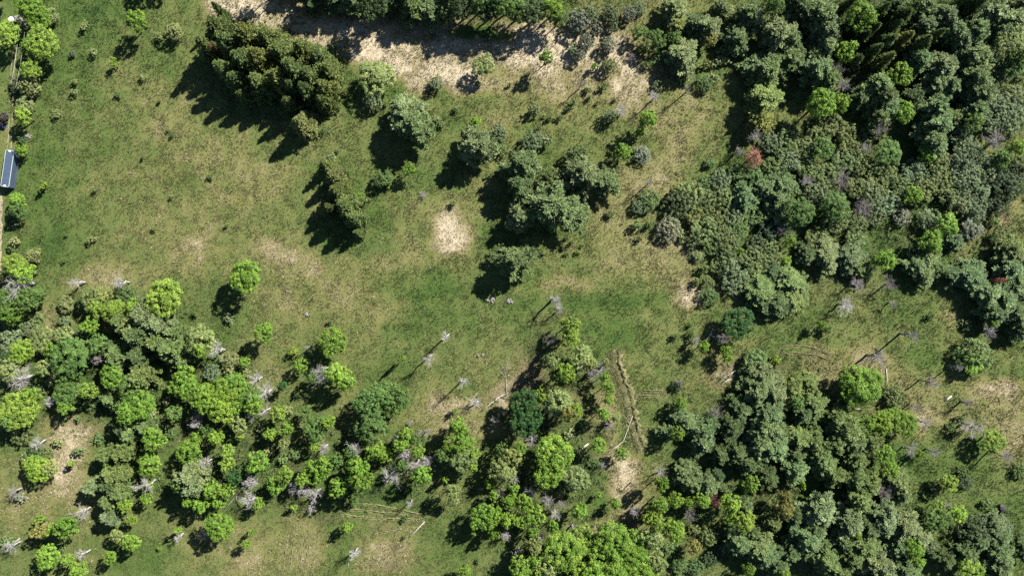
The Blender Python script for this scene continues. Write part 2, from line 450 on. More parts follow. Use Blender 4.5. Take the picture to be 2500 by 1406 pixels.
def broad_crown(name, seed, n_lobe, n_clump, n_leaf, z_mid, r_z, leaf, clump_r, ground_gap=.2, open_=.0):
    """lobed crown, radius about 1; leaf sprays gathered in clumps over the lobes"""
    g = np.random.default_rng(seed)
    lobes = []
    for i in range(n_lobe):
        a = 2*np.pi*(i + g.uniform(-.35, .35)) / (n_lobe - 1); rr = .55*g.uniform(.75, 1.15) if i else .0
        zz = z_mid + (r_z * g.uniform(-.45, .35) if i else r_z*.45)
        lobes.append((np.array([math.cos(a)*rr, math.sin(a)*rr, zz]), g.uniform(.34, .50)))
    cl, cn = [], []
    while len(cl) < n_clump:
        c, R = lobes[g.integers(len(lobes))]
        d = unit(g.normal(size=3)); d[2] = d[2]*.9 + .12
        d = unit(d)
        p = c + d * R * np.array([1, 1, r_z/.75]) * g.uniform(.72, 1.08)
        if p[2] < ground_gap: continue
        inside = sum(np.linalg.norm((p - c2) / np.array([1, 1, r_z/.75])) < R2*.72 for c2, R2 in lobes)
        if inside and g.random() < .8: continue
        cl.append(p); cn.append(d)
    cl, cn = np.array(cl), np.array(cn)
    cr = clump_r * g.uniform(.6, 1.35, len(cl))
    tone_c = g.random(len(cl))
    D = unit(g.normal(size=(len(cl), n_leaf, 3)) + cn[:, None, :]*.7 + np.array([0, 0, .35]))
    C = cl[:, None, :] + D * cr[:, None, None] * g.uniform(.35, 1.1, (len(cl), n_leaf, 1)) * np.array([1, 1, .75])
    N = D + g.normal(size=D.shape)*.38 + np.array([0, 0, .35])
    C, N = C.reshape(-1, 3), N.reshape(-1, 3)
    sz = leaf * g.uniform(.6, 1.4, len(C))
    V, F = leaf_quads(C, N, sz, g)
    tone = np.clip(np.repeat(tone_c, n_leaf)*.75 + g.random(len(C))*.25, 0, 1)
    return mesh_np(name, V, F, {'tone': np.repeat(tone, 4)})

def needle_crown(name, seed, A, z0, whorls, per, tufts, shape, needle, width, lift, droop, spread, k=8, ragged=.3):
    """conifer crown: whorls of branches carrying needle tufts; radius about 1, height A"""
    g = np.random.default_rng(seed)
    P, D, L, T = [], [], [], []
    big = 1 + .22*np.sin(np.arange(3)[:, None]*2.1 + g.uniform(0, 6, 3)[:, None])
    ph = g.uniform(0, 6.28, 3)
    for w in range(whorls):
        u = (w + g.uniform(-.3, .3)) / whorls; u = min(max(u, 0), 1)
        z = z0 + (A - z0) * u
        m = max(3, int(round(per * (1 - .45*u))))
        a0 = g.uniform(0, 6.28)
        for i in range(m):
            a = a0 + 2*np.pi*(i + g.uniform(-.35, .35))/m
            lobed = 1 + .15*math.sin(2*a + ph[0]) + .15*math.sin(3*a + ph[1])
            ln = (1 - u)**shape * g.uniform(1 - ragged, 1.0) * lobed + .06
            tone_b = g.random()
            up = lift * (.25 + u) - droop*(1 - u)
            n = max(3, int(tufts * (.35 + .65*ln)))
            for q in range(n):
                t = (.22 + .78*(q + g.random())/n)
                off = g.normal() * spread * ln * (1.15 - .55*t)
                r = ln * t
                zz = z + up*r + .10*ln*t*t - .015
                x = math.cos(a)*r - math.sin(a)*off; y = math.sin(a)*r + math.cos(a)*off
                P.append((x, y, zz + g.normal()*.03)); 
                D.append((math.cos(a) - math.sin(a)*off/ln*1.2, math.sin(a) + math.cos(a)*off/ln*1.2, .35 + .3*g.random()))
                T.append(tone_b*.4 + g.random()*.6); L.append(needle * g.uniform(.7, 1.25))
    for q in range(8):
        P.append((g.normal()*.03, g.normal()*.03, A - .12 + .12*q/8)); D.append((g.normal()*.4, g.normal()*.4, 1)); T.append(.6); L.append(needle)
    P, D, L, T = np.array(P), unit(np.array(D)), np.array(L), np.array(T)
    n = len(P)
    dd = unit(D[:, None, :] + g.normal(size=(n, k, 3))*.55)
    base = P[:, None, :] - D[:, None, :]*L[:, None, None]*.25 + g.normal(size=(n, k, 3))*L[:, None, None]*.18
    tip = base + dd * L[:, None, None]
    pref = np.concatenate([P[:, :2]*.9, np.full((n, 1), .75)], 1)[:, None, :] + g.normal(size=dd.shape)*.45
    side = unit(np.cross(dd, pref)) * width
    V = np.stack([base + side*.6, base - side*.6, tip - side*.7, tip + side*.7], 2).reshape(-1, 3)
    F = np.arange(len(V)).reshape(-1, 4)
    return mesh_np(name, V, F, {'tone': np.repeat(np.clip(T, 0, 1), k*4)})

def trunk_mesh(name, seed, top, r0, limbs, reach, zlo, zhi, sides=7):
    g = np.random.default_rng(seed); m = Mesh()
    pts = [np.array([0, 0, -.05])]
    for i in range(1, 6):
        pts.append(np.array([g.normal()*.025*i, g.normal()*.025*i, top*i/5]))
    m.tube(pts, [r0*1.35, r0, r0*.85, r0*.66, r0*.45, r0*.2], sides)
    for i in range(limbs):
        a = 2*np.pi*i/limbs + g.uniform(-.4, .4); z = g.uniform(zlo, zhi)
        s = np.array([0, 0, z]); e = np.array([math.cos(a)*reach, math.sin(a)*reach, z + reach*g.uniform(.3, .9)])
        mid = (s + e)/2 + np.array([0, 0, .06])
        m.tube([s, mid, e], [r0*.42, r0*.3, r0*.1], 5)
    return m.data(name, True)

def dead_parts(name, seed, sides=4, thick=.8, fan=1.0, trunk=1.0):
    """bare tree, crown radius 1, height about 4: trunk mesh and one mesh of limbs and twigs"""
    g = np.random.default_rng(seed)
    t = Mesh(); top = 2.9
    spine = [np.array([0, 0, -.05])] + [np.array([g.normal()*.03*i, g.normal()*.03*i, top*i/5]) for i in range(1, 6)]
    t.tube(spine, [w*trunk for w in (.165, .145, .130, .112, .085, .040)], 7)
    b = Mesh()
    def at(z):
        f = z/top*5; i = min(int(f), 4); return spine[i] + (spine[i+1]-spine[i])*(f-i)
    def grow(p, d, ln, rad, lev):
        q1 = p + d*ln*.5 + g.normal(size=3)*ln*.05
        d2 = unit(d + g.normal(size=3)*.22 + np.array([0, 0, .12]))
        q2 = q1 + d2*ln*.5
        b.tube([p, q1, q2], [rad, rad*.75, rad*.42], sides if lev < 1 else 3, False)
        if lev >= 2: return
        for i in range(7 if lev == 0 else 6):
            f = g.uniform(.25, 1.0); s = p + (q1-p)*f*2 if f < .5 else q1 + (q2-q1)*(f-.5)*2
            dd = unit(d2 + g.normal(size=3)*.62)
            grow(s, dd, ln*g.uniform(.35, .6), max(rad*.5, .0075 * (1 if trunk > .9 else .7)), lev+1)
    nl = int(g.integers(15, 20))
    for i in range(nl):
        a = 2*np.pi*i/nl*1.0 + g.uniform(-.4, .4); z = g.uniform(1.9, 2.88)
        el = g.uniform(-.1, 1.5)
        d = unit(np.array([math.cos(a)*fan, math.sin(a)*fan, el]))
        grow(at(z), d, g.uniform(.5, .85), .024*thick, 0)
    grow(spine[-1], np.array([0.05, 0, 1.0]), .8, .024*thick, 0)
    return t.data(name + '_trunk', True), b.data(name + '_branches')

LIB = {}
def variants(key, n, fn): LIB[key] = [fn(i) for i in range(n)]
variants('D_big', 6, lambda i: (broad_crown('crown', 100+i, 9, 240, 44, 1.95, .78, .038, .150), trunk_mesh('trunk', 100+i, 2.3, .070, 6, .55, 1.1, 1.8)))
variants('D_med', 8, lambda i: (broad_crown('crown', 200+i, 7, 125, 36, 1.95, .78, .053, .185), trunk_mesh('trunk', 200+i, 2.3, .070, 5, .5, 1.1, 1.8)))
variants('D_small', 6, lambda i: (broad_crown('crown', 300+i, 5, 50, 16, 1.3, .8, .12, .22), trunk_mesh('trunk', 300+i, 1.5, .045, 4, .4, .5, 1.1, 5)))
variants('O_big', 8, lambda i: (broad_crown('crown', 400+i, 12, 210, 38, .80, .62, .040, .140, .08), trunk_mesh('trunk', 400+i, .9, .05, 6, .6, .1, .5, 5)))
variants('O_small', 6, lambda i: (broad_crown('crown', 500+i, 6, 60, 16, .75, .6, .10, .2, .05), trunk_mesh('trunk', 500+i, .8, .045, 4, .4, .1, .4, 5)))
variants('P', 9, lambda i: (needle_crown('crown', 600+i, 2.8, .75, 14, 6, 24, .62, .120, .023, .36, .10, .115, 12, .48), trunk_mesh('trunk', 600+i, 2.75, .052, 9, .55, .8, 2.2)))
variants('P_small', 4, lambda i: (needle_crown('crown', 650+i, 2.4, .3, 9, 6, 9, .75, .24, .03, .35, .08, .22, 8), trunk_mesh('trunk', 650+i, 2.3, .05, 5, .5, .5, 1.6, 5)))
variants('F', 7, lambda i: (needle_crown('crown', 700+i, 3.0, .22, 20, 7, 14, .74, .115, .026, .10, .18, .16, 11, .38), trunk_mesh('trunk', 700+i, 2.95, .05, 6, .4, .6, 2.2)))
variants('X_big', 8, lambda i: dead_parts('dead', 860+i, 4, .40, [.8, 1.0, 1.2][i % 3], .62))
variants('X', 10, lambda i: dead_parts('dead', 800+i, 4, .62, g_ if (g_ := [.8, 1.0, 1.2][i % 3]) else 1))
variants('R', 2, lambda i: (needle_crown('crown', 900+i, 2.8, .9, 11, 6, 9, .7, .14, .016, .25, .10, .20, 6), trunk_mesh('trunk', 900+i, 2.75, .05, 14, .7, .9, 2.3)))

COLOUR = {
 'D': {'y': (.198,.300,.046), 'l': (.178,.300,.040), 'b': (.155,.278,.036), 'g': (.108,.192,.046), 'd': (.046,.118,.030), 'p': (.225,.285,.092), 'k': (.06,.10,.035), 't': (.21,.215,.06), 'o': (.14,.18,.06)},
 'P': {'b': (.172,.245,.098), 'o': (.172,.240,.080), 'd': (.125,.185,.070), 'p': (.215,.275,.122), 'y': (.235,.268,.074)},
 'F': {'b': (.145,.200,.066), 'o': (.180,.224,.068), 'd': (.105,.152,.050), 'p': (.210,.245,.092)},
 'O': {'s': (.170,.230,.112), 'o': (.168,.222,.078), 'g': (.205,.228,.155), 'p': (.245,.290,.115), 'n': (.125,.200,.065), 'd': (.085,.125,.055), 'v': (.06,.05,.055), 'l': (.19,.28,.04)},
 'R': {'r': (.36,.18,.12), 'm': (.14,.065,.055)},
}
WORD = {
 'D': {'y': 'yellow-green', 'l': 'lime-green', 'b': 'bright green', 'g': 'mid-green', 'd': 'deep green', 'p': 'pale green', 'k': 'dark green', 't': 'yellowish'},
 'P': {'b': 'blue-green', 'o': 'olive-green', 'd': 'dark green', 'p': 'pale grey-green', 'y': 'yellowish green'},
 'F': {'b': 'green', 'o': 'olive-green', 'd': 'dark green', 'p': 'pale olive'},
 'O': {'s': 'sage-green', 'o': 'olive-green', 'g': 'greyish', 'p': 'pale yellow-green', 'n': 'green', 'd': 'dark green', 'v': 'dark purplish', 'l': 'lime-green'},
 'R': {'r': 'rusty red', 'm': 'dark reddish'},
 'X': {'w': 'white bleached', 'g': 'grey', 'd': 'dark grey'},
}
TREES = """
D 70 20 32 b, D 100 45 30 b, O 122 38 18 p, D 8 80 34 y, D 100 105 38 y, D 72 112 20 b, D 74 167 27 y, O 70 212 25 p, O 84 208 16 p, O 35 200 13 d, O 33 220 12 d,
D 56 285 22 y, O 60 255 20 p, O 53 342 10 n, D 50 368 16 b, O 5 290 15 v, D -20 -40 34 g, O 205 62 11 p, D 328 45 25 b 9.5, D 345 -40 26 g, D 390 -45 22 g,
O 424 78 22 p, O 386 88 11 p, O 178 131 8 g, O 226 128 10 p, D 277 152 10 b, O 181 199 8 p, O 179 225 9 p, O 348 189 8 p, O 286 233 8 n, O 136 277 10 p, O 389 246 5 n,
O 420 329 6 n, O 410 318 4 n, O 348 386 5 n, O 512 434 7 n, D 104 454 10 y, O 230 466 6 n,
F 540 32 16 b 11, F 540 75 42 d 15, F 512 118 34 b 14, F 570 112 42 b 16, F 612 90 42 o 15, F 660 98 42 o 15, F 595 150 42 b 16, F 645 158 42 o 16, F 556 172 38 o 14,
F 692 132 42 b 15, F 742 122 36 o 14, F 782 142 36 b 13, F 722 172 42 b 16, F 684 196 40 o 15, F 636 210 40 b 14, F 768 186 40 b 15, F 806 172 34 o 13, F 802 218 36 o 14,
F 758 226 34 d 14, F 796 250 30 b 12, F 720 216 30 d 14, F 590 200 36 b 14, F 600 235 26 d 10, R 668 128 14 r 11, R 640 204 12 r 10, R 528 118 9 r 12,
F 712 258 26 b 12, F 742 305 38 p 12.5,
P 760 -10 36 d 18, P 810 -20 40 d 18, P 860 -8 40 b 18, D 907 8 38 k 15, P 950 -10 40 d 18, P 1006 14 38 o 17, P 1050 18 42 b 16, O 1086 34 32 o 9, D 1132 17 34 k 13, D 1170 -5 36 g 14,
D 1196 18 34 k 12, D 1230 5 34 g 13, D 1265 20 34 g 12, D 1302 26 34 k 12, D 1347 18 28 b 11, D 1360 46 22 g 9, P 1100 -15 40 d 18, P 1000 -25 40 b 18, P 900 -30 40 b 18, D 640 -40 26 g 12, P 710 -50 34 d 15,
D 921 186 44 p 8, D 893 180 20 b 6, O 909 244 25 s, O 941 254 7 n, P 990 276 44 p 11, P 1014 308 46 b 12, D 1182 155 27 p 7, O 1064 203 17 s, O 1165 204 8 n, O 1243 207 6 n, O 1114 268 8 p,
O 1066 293 11 p, O 1080 305 8 p, D 1160 298 15 l 4, P 1174 355 46 p 12, O 1216 325 20 s, D 1143 331 16 l 5, O 1228 366 14 o, O 818 116 12 n, X 863 131 8 g, X 706 50 8 g, X 642 14 8 g,
O 791 318 8 n, O 822 369 6 n, O 846 418 8 n, O 805 386 15 p, F 800 405 20 o 8, F 820 432 30 p 10, F 826 468 34 o 11, F 848 500 40 b 12, D 877 481 13 b 4, F 868 535 32 b 11, F 876 568 18 b 7, F 806 512 26 d 8,
D 998 413 16 b 7, O 936 438 22 n, O 945 448 12 l, X 1033 475 11 g 1.2, O 990 449 8 n,
O 1411 48 28 g, O 1439 38 22 s, O 1490 31 22 s, O 1432 100 20 g, O 1411 132 18 g, O 1396 118 13 s, O 1483 112 20 g, O 1535 34 18 g, O 1560 20 18 s, D 1452 162 10 b 3.5, O 1487 160 18 o, X 1541 138 12 d 2, O 1500 62 16 s, O 1455 70 16 g,
P 1650 24 34 p 13, P 1656 62 30 y 11, D 1603 99 25 g 7, D 1562 82 20 g 6, O 1560 119 9 n, O 1575 121 8 n, O 1606 143 16 n, O 1579 160 10 n, P 1668 134 44 p 13, P 1725 66 36 p 13, P 1694 58 30 b 12,
D 1732 92 22 t 6, D 1647 88 18 g 6, P 1800 92 34 b 13, P 1838 40 34 p 14, P 1762 17 22 p 10, O 1660 195 14 n, O 1606 205 16 d, O 1719 206 22 n, O 1640 170 18 d, O 1780 30 20 p, O 1770 150 16 p, O 1745 190 14 p,
D 1331 140 18 b 9, O 1435 218 8 n, X 1418 205 8 g 7, O 1473 211 10 n, X 1599 236 19 w 8, X 1681 218 9 g 9, O 1302 268 15 s, O 1401 252 10 n, O 1386 267 7 n, O 1343 289 8 n, O 1367 286 9 n, O 1328 284 5 n,
O 1316 311 6 n, O 1439 240 6 n, O 1460 250 5 n, O 1500 247 5 n, X 1517 274 17 w 7, O 1487 285 17 s, D 1582 292 25 b 10, D 1563 324 13 b 4, D 1519 369 22 b 7, O 1568 377 22 g, O 1299 345 26 s, O 1333 341 16 s, O 1205 338 12 o,
P 1278 402 46 b 12, P 1262 450 36 d 11, O 1412 379 26 n, P 1432 428 50 p 12, O 1345 438 28 o, O 1398 440 24 d, P 1482 445 34 b 9, P 1350 508 66 b 14, P 1268 532 36 p 10, O 1418 525 22 o, X 1425 472 14 d 5, X 1586 448 10 g 8, O 1583 488 28 n, O 1561 505 20 s,
P 1265 635 47 b 12, O 1493 525 9 n, O 1480 524 6 n, O 1555 552 13 n, O 1586 548 11 n, O 1563 582 8 o, O 1396 592 6 n, D 1411 616 7 b 1.6, O 1422 600 4 n, O 1385 618 6 p,
P 1864 168 42 b 15, P 1886 150 34 b 14, P 1866 244 46 o 16, P 1858 296 34 y 13, X 1845 330 23 g 9, R 1842 384 27 r 8, X 1806 370 14 g 6, O 1678 480 38 o, O 1655 500 34 d, O 1760 437 26 s, O 1725 450 22 n, O 1735 400 14 n,
P 1831 34 32 b 16, D 1885 14 25 g 12, P 1900 80 52 p 18, P 1930 100 34 b 16, P 2005 40 48 b 18, P 2018 78 40 p 18, D 2107 38 38 b 14, F 2083 58 26 d 14, F 2145 30 22 b 14, F 2060 20 22 d 14, P 2244 14 42 b 18, F 2192 48 34 d 15,
F 2215 30 24 b 14, P 2305 48 42 p 18, P 2322 76 36 b 17, F 2363 24 36 d 16, F 2340 10 26 b 15, P 2380 78 38 b 17, P 2425 30 46 p 18, P 2466 50 42 p 17, P 2257 68 32 p 16, D 2063 120 28 b 10, P 2018 112 32 p 15, F 2158 99 28 b 14, F 2196 102 28 o 14,
F 2240 112 28 b 14, F 2128 132 24 b 12, P 1926 143 38 o 15, P 1878 172 38 o 15, P 1998 172 46 b 17, P 1990 135 28 o 13, P 2020 195 34 o 15, F 2080 153 25 b 12, F 2155 150 25 o 13, P 2244 145 34 b 15, P 2298 168 42 p 17, D 2196 184 28 l 9,
P 2148 212 38 b 16, P 2285 205 42 b 16, P 2316 210 32 b 15, P 2380 136 46 b 17, P 2380 192 42 b 16, P 2394 228 40 b 16, P 2346 100 38 p 16, O 2448 170 30 s, D 2469 157 28 g 8, D 2462 100 36 p 9, D 2493 136 28 g 9, O 2440 120 24 p, O 2495 80 24 p,
X 2061 210 22 g 8, X 2052 166 20 d 9, F 2100 90 24 d 12, F 2175 70 24 b 14, F 2270 95 22 o 13, P 1960 30 34 d 16, P 1950 10 34 d 16, F 2120 75 22 d 12, P 2180 15 32 d 16, P 2440 75 34 b 15, P 2488 20 34 p 15,
D 2005 253 34 b 11, D 2054 254 22 l 9, P 2155 234 38 b 16, P 2165 265 38 b 15, D 2203 273 28 b 9, P 2148 292 34 o 14, P 2285 260 40 b 16, P 2290 302 40 b 15, P 2322 290 28 o 13, P 2278 342 38 b 14, P 2377 266 38 b 15, D 2380 298 26 g 9,
X 2145 322 28 d 9, X 2438 350 30 g 9, X 2117 365 18 g 7, O 2442 273 36 s, O 2470 292 36 s, O 2480 239 30 s, O 2462 258 30 s, D 2487 362 24 l 6, D 2448 389 24 g 7, O 2415 300 26 s, O 2420 250 24 s, P 2230 240 32 d 14, P 2100 240 30 d 12, O 2120 330 24 o,
O 2022 300 33 o, O 2066 321 27 o, O 1998 330 30 o, O 1926 330 28 o, O 1886 350 27 s, O 1912 360 28 n, D 2011 362 28 g 7, O 1964 362 30 o, O 2082 360 30 o, O 2066 394 34 o, D 2169 369 33 g 7, D 2264 377 23 b 6, O 1930 394 30 s, O 1970 405 28 o,
O 2158 413 34 o, O 2109 410 30 o, O 2233 420 32 s, O 2291 400 34 o, O 2343 325 32 s, O 2360 360 34 s, O 2346 403 36 s, O 2382 386 28 s, O 2407 412 32 s, O 2360 440 34 s, O 2297 444 34 o, O 2257 463 32 o, O 2203 457 32 o, O 2141 454 32 o, O 2090 456 28 o,
X 2059 444 30 d 6, X 1967 444 20 g 5, P 1912 450 38 b 12, P 1868 457 34 b 12, O 2020 462 28 o, O 2394 467 28 s, O 2466 454 36 d, O 2490 410 28 d, O 2440 430 26 d, O 2030 420 28 o, O 1890 410 28 n, O 1990 430 26 n, O 1840 430 26 n, O 1800 420 22 n, O 2320 480 26 o, O 2440 500 24 d,
D 38 490 21 b 6, D 38 515 21 g 6, O 29 590 13 p, O 27 607 9 n, O 83 623 18 p, O 223 586 10 p, O 155 635 6 n, D 374 558 6 y 1.8, O 162 574 4 n, O 416 482 6 p, O 553 552 5 n, D 600 678 40 b 11.5, D 648 817 23 b 8,
X 184 689 15 w 7, X 293 689 20 w 8, O 300 722 26 n, D 400 727 46 y 10, O 474 767 8 n, O 558 781 14 s, D 35 650 30 y 8, D 52 668 28 l 9, X 45 692 40 w 10, D 24 730 36 g 8, D 62 735 30 g 8, D 88 718 22 g 6, D 27 760 30 b 7, O 30 795 24 n,
O 160 742 21 p, D 218 730 30 p 7, D 252 722 24 p 6, D 235 750 28 y 7, D 280 757 30 y 8, D 327 750 22 l 7, P 358 767 40 p 11, P 297 784 30 o 9, P 389 790 38 p 11, D 218 798 22 b 7, O 205 815 22 n, D 153 818 22 p 6, O 160 784 16 s, D 109 828 34 p 6,
O 24 832 30 s, D 51 860 30 l 7, D 20 903 27 p 7, D 174 873 46 g 10, D 112 893 22 p 6, D 164 917 30 g 8, P 341 815 40 d 11, P 283 870 34 o 10, P 341 866 32 d 10, P 416 858 38 o 11, P 386 832 30 o 10, D 488 828 38 p 9, D 491 856 20 l 7, P 430 812 24 o 8,
X 529 857 26 w 9, O 560 880 23 p, D 595 884 13 b 4, D 273 917 30 b 9, P 345 917 36 o 10, D 447 924 27 b 8, O 515 910 21 s, X 40 924 38 w 10, X 232 880 15 g 7, D 580 934 20 b 6, O 90 780 18 o, D 130 860 22 l 6, O 70 805 20 s, O 20 870 22 n, D 240 840 26 g 8, D 310 800 26 o 8,
D 812 839 35 b 10, O 716 861 13 l, D 733 895 17 b 6, X 748 848 6 g 9, D 818 914 27 l 8, D 842 928 26 l 8, X 788 902 20 w 8, X 790 925 24 w 8, D 765 920 15 g 6, D 986 876 6 b 8, X 1091 820 14 w 9, X 1047 872 20 w 11, X 1130 933 18 w 10,
O 806 786 6 n, O 1105 498 9 p,
O 1719 487 28 o, O 1767 490 30 o, O 1746 525 27 o, O 1794 521 27 s, O 1633 562 30 g, O 1668 576 15 p, O 1719 559 37 o, O 1760 566 26 o, O 1801 566 24 n, O 1777 593 30 o, P 1705 624 17 p 4, O 1688 597 12 s, O 1773 624 27 o, D 1808 614 11 l 3.5,
O 1828 641 30 o, O 1794 663 34 s, O 1790 692 28 s, O 1719 655 13 o, O 1726 689 18 o, O 1732 723 23 n, O 1700 690 10 o, O 1848 672 20 n, O 1862 644 30 o, O 1886 627 28 o, O 1750 650 18 o, O 1640 530 22 o, O 1690 525 26 o, O 1740 600 24 n, O 1815 540 24 n, O 1850 600 26 d, O 1880 560 28 d, O 1845 520 28 n,
P 1861 706 50 o 10, P 1926 686 44 o 10, P 1936 726 38 o 9, P 1902 742 38 d 9, D 1801 790 40 d 7, P 1885 660 30 d 9,
X 1354 731 17 w 10.5, X 1366 757 12 w 6, D 1392 795 25 y 8, D 1391 828 24 y 9, X 1350 828 19 d 7, D 1350 884 23 p 9, D 1377 911 27 l 9, D 1418 873 30 p 8, D 1440 885 18 p 7, D 1476 921 13 b 6, X 1470 904 26 g 7, X 1440 914 20 g 7, D 1719 846 15 b 7, X 1698 835 14 g 5,
D 1770 855 15 b 6, D 1777 873 14 b 6, X 1763 822 16 g 7, O 1685 793 7 n, O 1650 822 9 n, O 1685 818 10 n, D 1692 835 8 l 4, D 1785 840 7 b 3, X 1660 934 10 d 4, D 1478 882 10 p 6,
P 1820 480 34 b 12, P 1895 480 34 b 12, D 1953 518 37 g 9, P 1909 520 34 b 11, O 1991 477 30 s, D 2039 504 37 g 8, X 2104 508 30 d 6, X 1916 566 26 d 5, O 2039 540 34 o, O 2097 549 23 o, O 2128 479 34 s, O 2169 494 30 s, O 2141 527 24 s, O 2087 583 27 o, D 2230 477 22 l 6,
O 2203 530 22 g, O 2271 537 29 s, O 2343 496 30 s, O 2380 511 31 s, O 2373 557 27 g, D 2312 549 29 l 7, D 2278 593 30 b 7, P 2332 588 27 b 7, O 2428 541 14 n, O 2428 579 12 n, D 2162 637 28 b 8, P 2012 608 38 p 9, O 1991 580 30 o, P 2018 632 32 p 9, P 1970 620 28 b 9, P 2080 627 38 p 9, P 2100 656 32 o 8,
D 1930 586 15 l 5, O 1882 607 27 o, O 1875 637 25 o, O 1841 624 25 o, D 1920 637 13 l 4, O 1834 672 22 o, P 2264 631 34 b 9, P 2237 650 34 b 9, P 2254 667 30 b 8, O 2288 653 28 n, P 2367 674 46 b 10, X 2179 694 24 d 6, X 2090 694 23 g 6, X 2063 743 27 w 6, X 2182 740 11 g 4,
P 2476 614 42 b 12, P 2466 653 42 b 12, P 2448 735 46 b 12, P 2414 720 42 b 11, P 2483 701 40 b 12, P 2431 762 40 b 11, P 2486 769 36 b 11, P 2494 803 32 b 11, D 2425 788 19 l 6, X 2421 810 25 g 6, R 2442 684 11 r 7, D 2005 790 12 b 5, O 2018 801 13 n, O 2274 772 10 n, O 2360 794 14 o,
O 2377 868 43 n, D 2380 890 28 l 5, X 2235 818 16 g 11, X 2141 871 28 g 8, X 2278 934 20 g 9, X 2345 897 10 g 7, D 2100 955 44 b 9, D 2080 925 34 b 8, D 2120 930 34 b 8, O 1844 883 29 n, O 1895 880 14 l, O 1870 895 16 p, P 1868 924 42 p 12, O 1820 910 18 n,
D 44 998 46 y 9, D 75 967 22 l 7, D 20 1030 24 g 7, O 51 1062 26 o, X 89 1081 21 w 6, O 82 1107 22 n, O 113 1110 19 o, D 89 1144 33 l 6, D 116 1144 22 p 5, D 160 963 33 g 8, D 160 991 19 l 6, X 126 980 14 w 6, D 212 953 23 y 7, O 218 984 17 n, O 188 1023 8 n, O 191 1101 13 o, D 174 1131 10 y 3,
P 270 977 23 o 7, D 314 946 32 g 9, D 341 987 37 b 9, D 307 1008 26 b 8, P 300 1040 25 d 8, P 355 1042 27 o 8, P 317 1062 24 o 8, D 379 1069 27 b 8, O 416 1059 16 n, P 259 1112 24 o 8, P 300 1103 30 o 9, D 362 1134 30 l 9, D 266 1134 15 b 5, P 283 1158 32 o 9, P 273 1180 27 d 9, P 229 1189 27 p 8,
P 293 1204 32 o 9, P 266 1221 28 o 8, D 307 1233 17 b 6, P 270 1256 26 p 8, D 276 1276 10 b 4, D 321 1269 13 y 5, D 355 1219 15 l 5, X 355 1185 29 w 8, D 357 1186 11 l 6, X 198 1250 23 w 7, X 27 1202 17 g 6, O 78 1188 9 n, O 50 1215 14 g,
D 92 1267 11 b 5, D 99 1298 21 t 6, D 130 1295 17 l 6, D 157 1288 29 b 8, D 116 1359 30 l 8, O 154 1335 10 n, D 167 1370 15 l 6, D 188 1394 21 l 7, O 87 1394 10 n, X 201 1353 14 w 5, X 24 1335 21 w 7, O 17 1322 16 n, D 283 1308 17 p 5, D 317 1329 21 l 7, D 268 1359 16 b 6,
D 447 946 32 b 9, D 505 970 38 b 10, D 546 960 38 l 10, D 536 994 38 l 10, D 573 943 30 b 9, D 582 978 30 l 9, D 614 970 26 g 7, D 420 1011 21 g 6, X 485 1015 19 g 7, X 478 1035 17 w 7, D 577 1035 22 p 6, D 587 1066 9 l 4, D 481 1066 17 b 6, D 522 1069 19 l 7, D 505 1049 17 g 6,
D 461 1100 30 b 9, D 556 1103 17 y 7, D 560 1134 19 y 8, D 631 1131 29 b 8, D 679 1011 22 y 8, D 660 1060 16 l 6, P 471 1158 40 p 12, P 478 1189 34 p 11, D 512 1192 21 l 8, D 549 1199 19 l 8, D 567 1165 19 d 7, D 488 1230 21 b 8, D 532 1226 19 b 7, D 457 1223 15 b 7, D 440 1180 20 g 8,
X 611 1182 21 w 8, X 608 1223 26 w 8, X 500 1130 19 w 8, X 645 1003 13 w 7, X 608 1015 15 w 6, X 648 957 27 w 8, X 625 925 20 w 7, D 630 1230 15 l 6, D 536 1284 34 b 10, X 495 1305 14 g 5, D 433 1295 8 l 5, X 433 1312 13 w 5, D 599 1329 12 l 5, D 611 1298 7 b 4, O 389 1338 6 l,
D 689 943 13 d 5, D 617 985 26 l 8, D 699 1045 17 l 7, D 774 1042 31 g 8, D 798 1032 16 l 7, D 743 1008 16 g 6, D 661 1062 15 l 6, D 692 1083 15 p 6, X 791 1093 19 w 7, X 863 1097 23 w 8, D 767 1090 13 l 6, D 917 1097 26 b 8, X 965 1073 12 w 6, D 979 1086 19 l 8, D 989 1059 17 l 8,
D 897 987 34 g 9, D 934 960 34 g 9, D 904 1039 40 g 10, D 958 987 34 g 8, D 975 970 26 g 7, X 992 1110 21 w 8, X 1016 1131 23 w 8, X 1047 1127 17 w 8, D 1020 1103 16 l 7, X 955 1158 29 w 8, D 1033 1161 24 b 9, D 982 1138 15 g 7, D 1125 1076 38 b 11, D 1119 1042 23 b 9, D 1132 1117 31 p 9, D 1153 1138 16 l 7, D 1160 1110 15 l 7,
D 1085 1172 9 l 5, D 1105 1199 17 p 8, D 1108 1226 13 p 6, D 699 1155 19 l 8, D 678 1182 21 b 8, D 771 1148 31 b 9, D 795 1138 22 l 8, D 822 1127 17 g 7, D 870 1138 27 b 9, D 863 1150 26 d 8, D 880 1175 29 b 10, D 822 1192 23 b 9, X 716 1192 23 w 8, X 743 1199 21 w 8, X 771 1206 25 w 8, X 760 1240 13 w 6,
D 740 1170 18 l 7, D 716 1240 8 l 4, D 863 1226 12 g 3, D 846 1288 14 b 5, X 863 1354 15 w 7, X 1001 1230 9 w 6, X 897 1131 9 w 6, O 991 1266 9 n, O 987 1312 5 n, D 1132 1394 17 l 6, O 1170 1369 7 n, D 1080 1110 18 g 7, D 940 1110 18 b 7, D 850 1105 16 g 6, D 1010 1075 14 g 6,
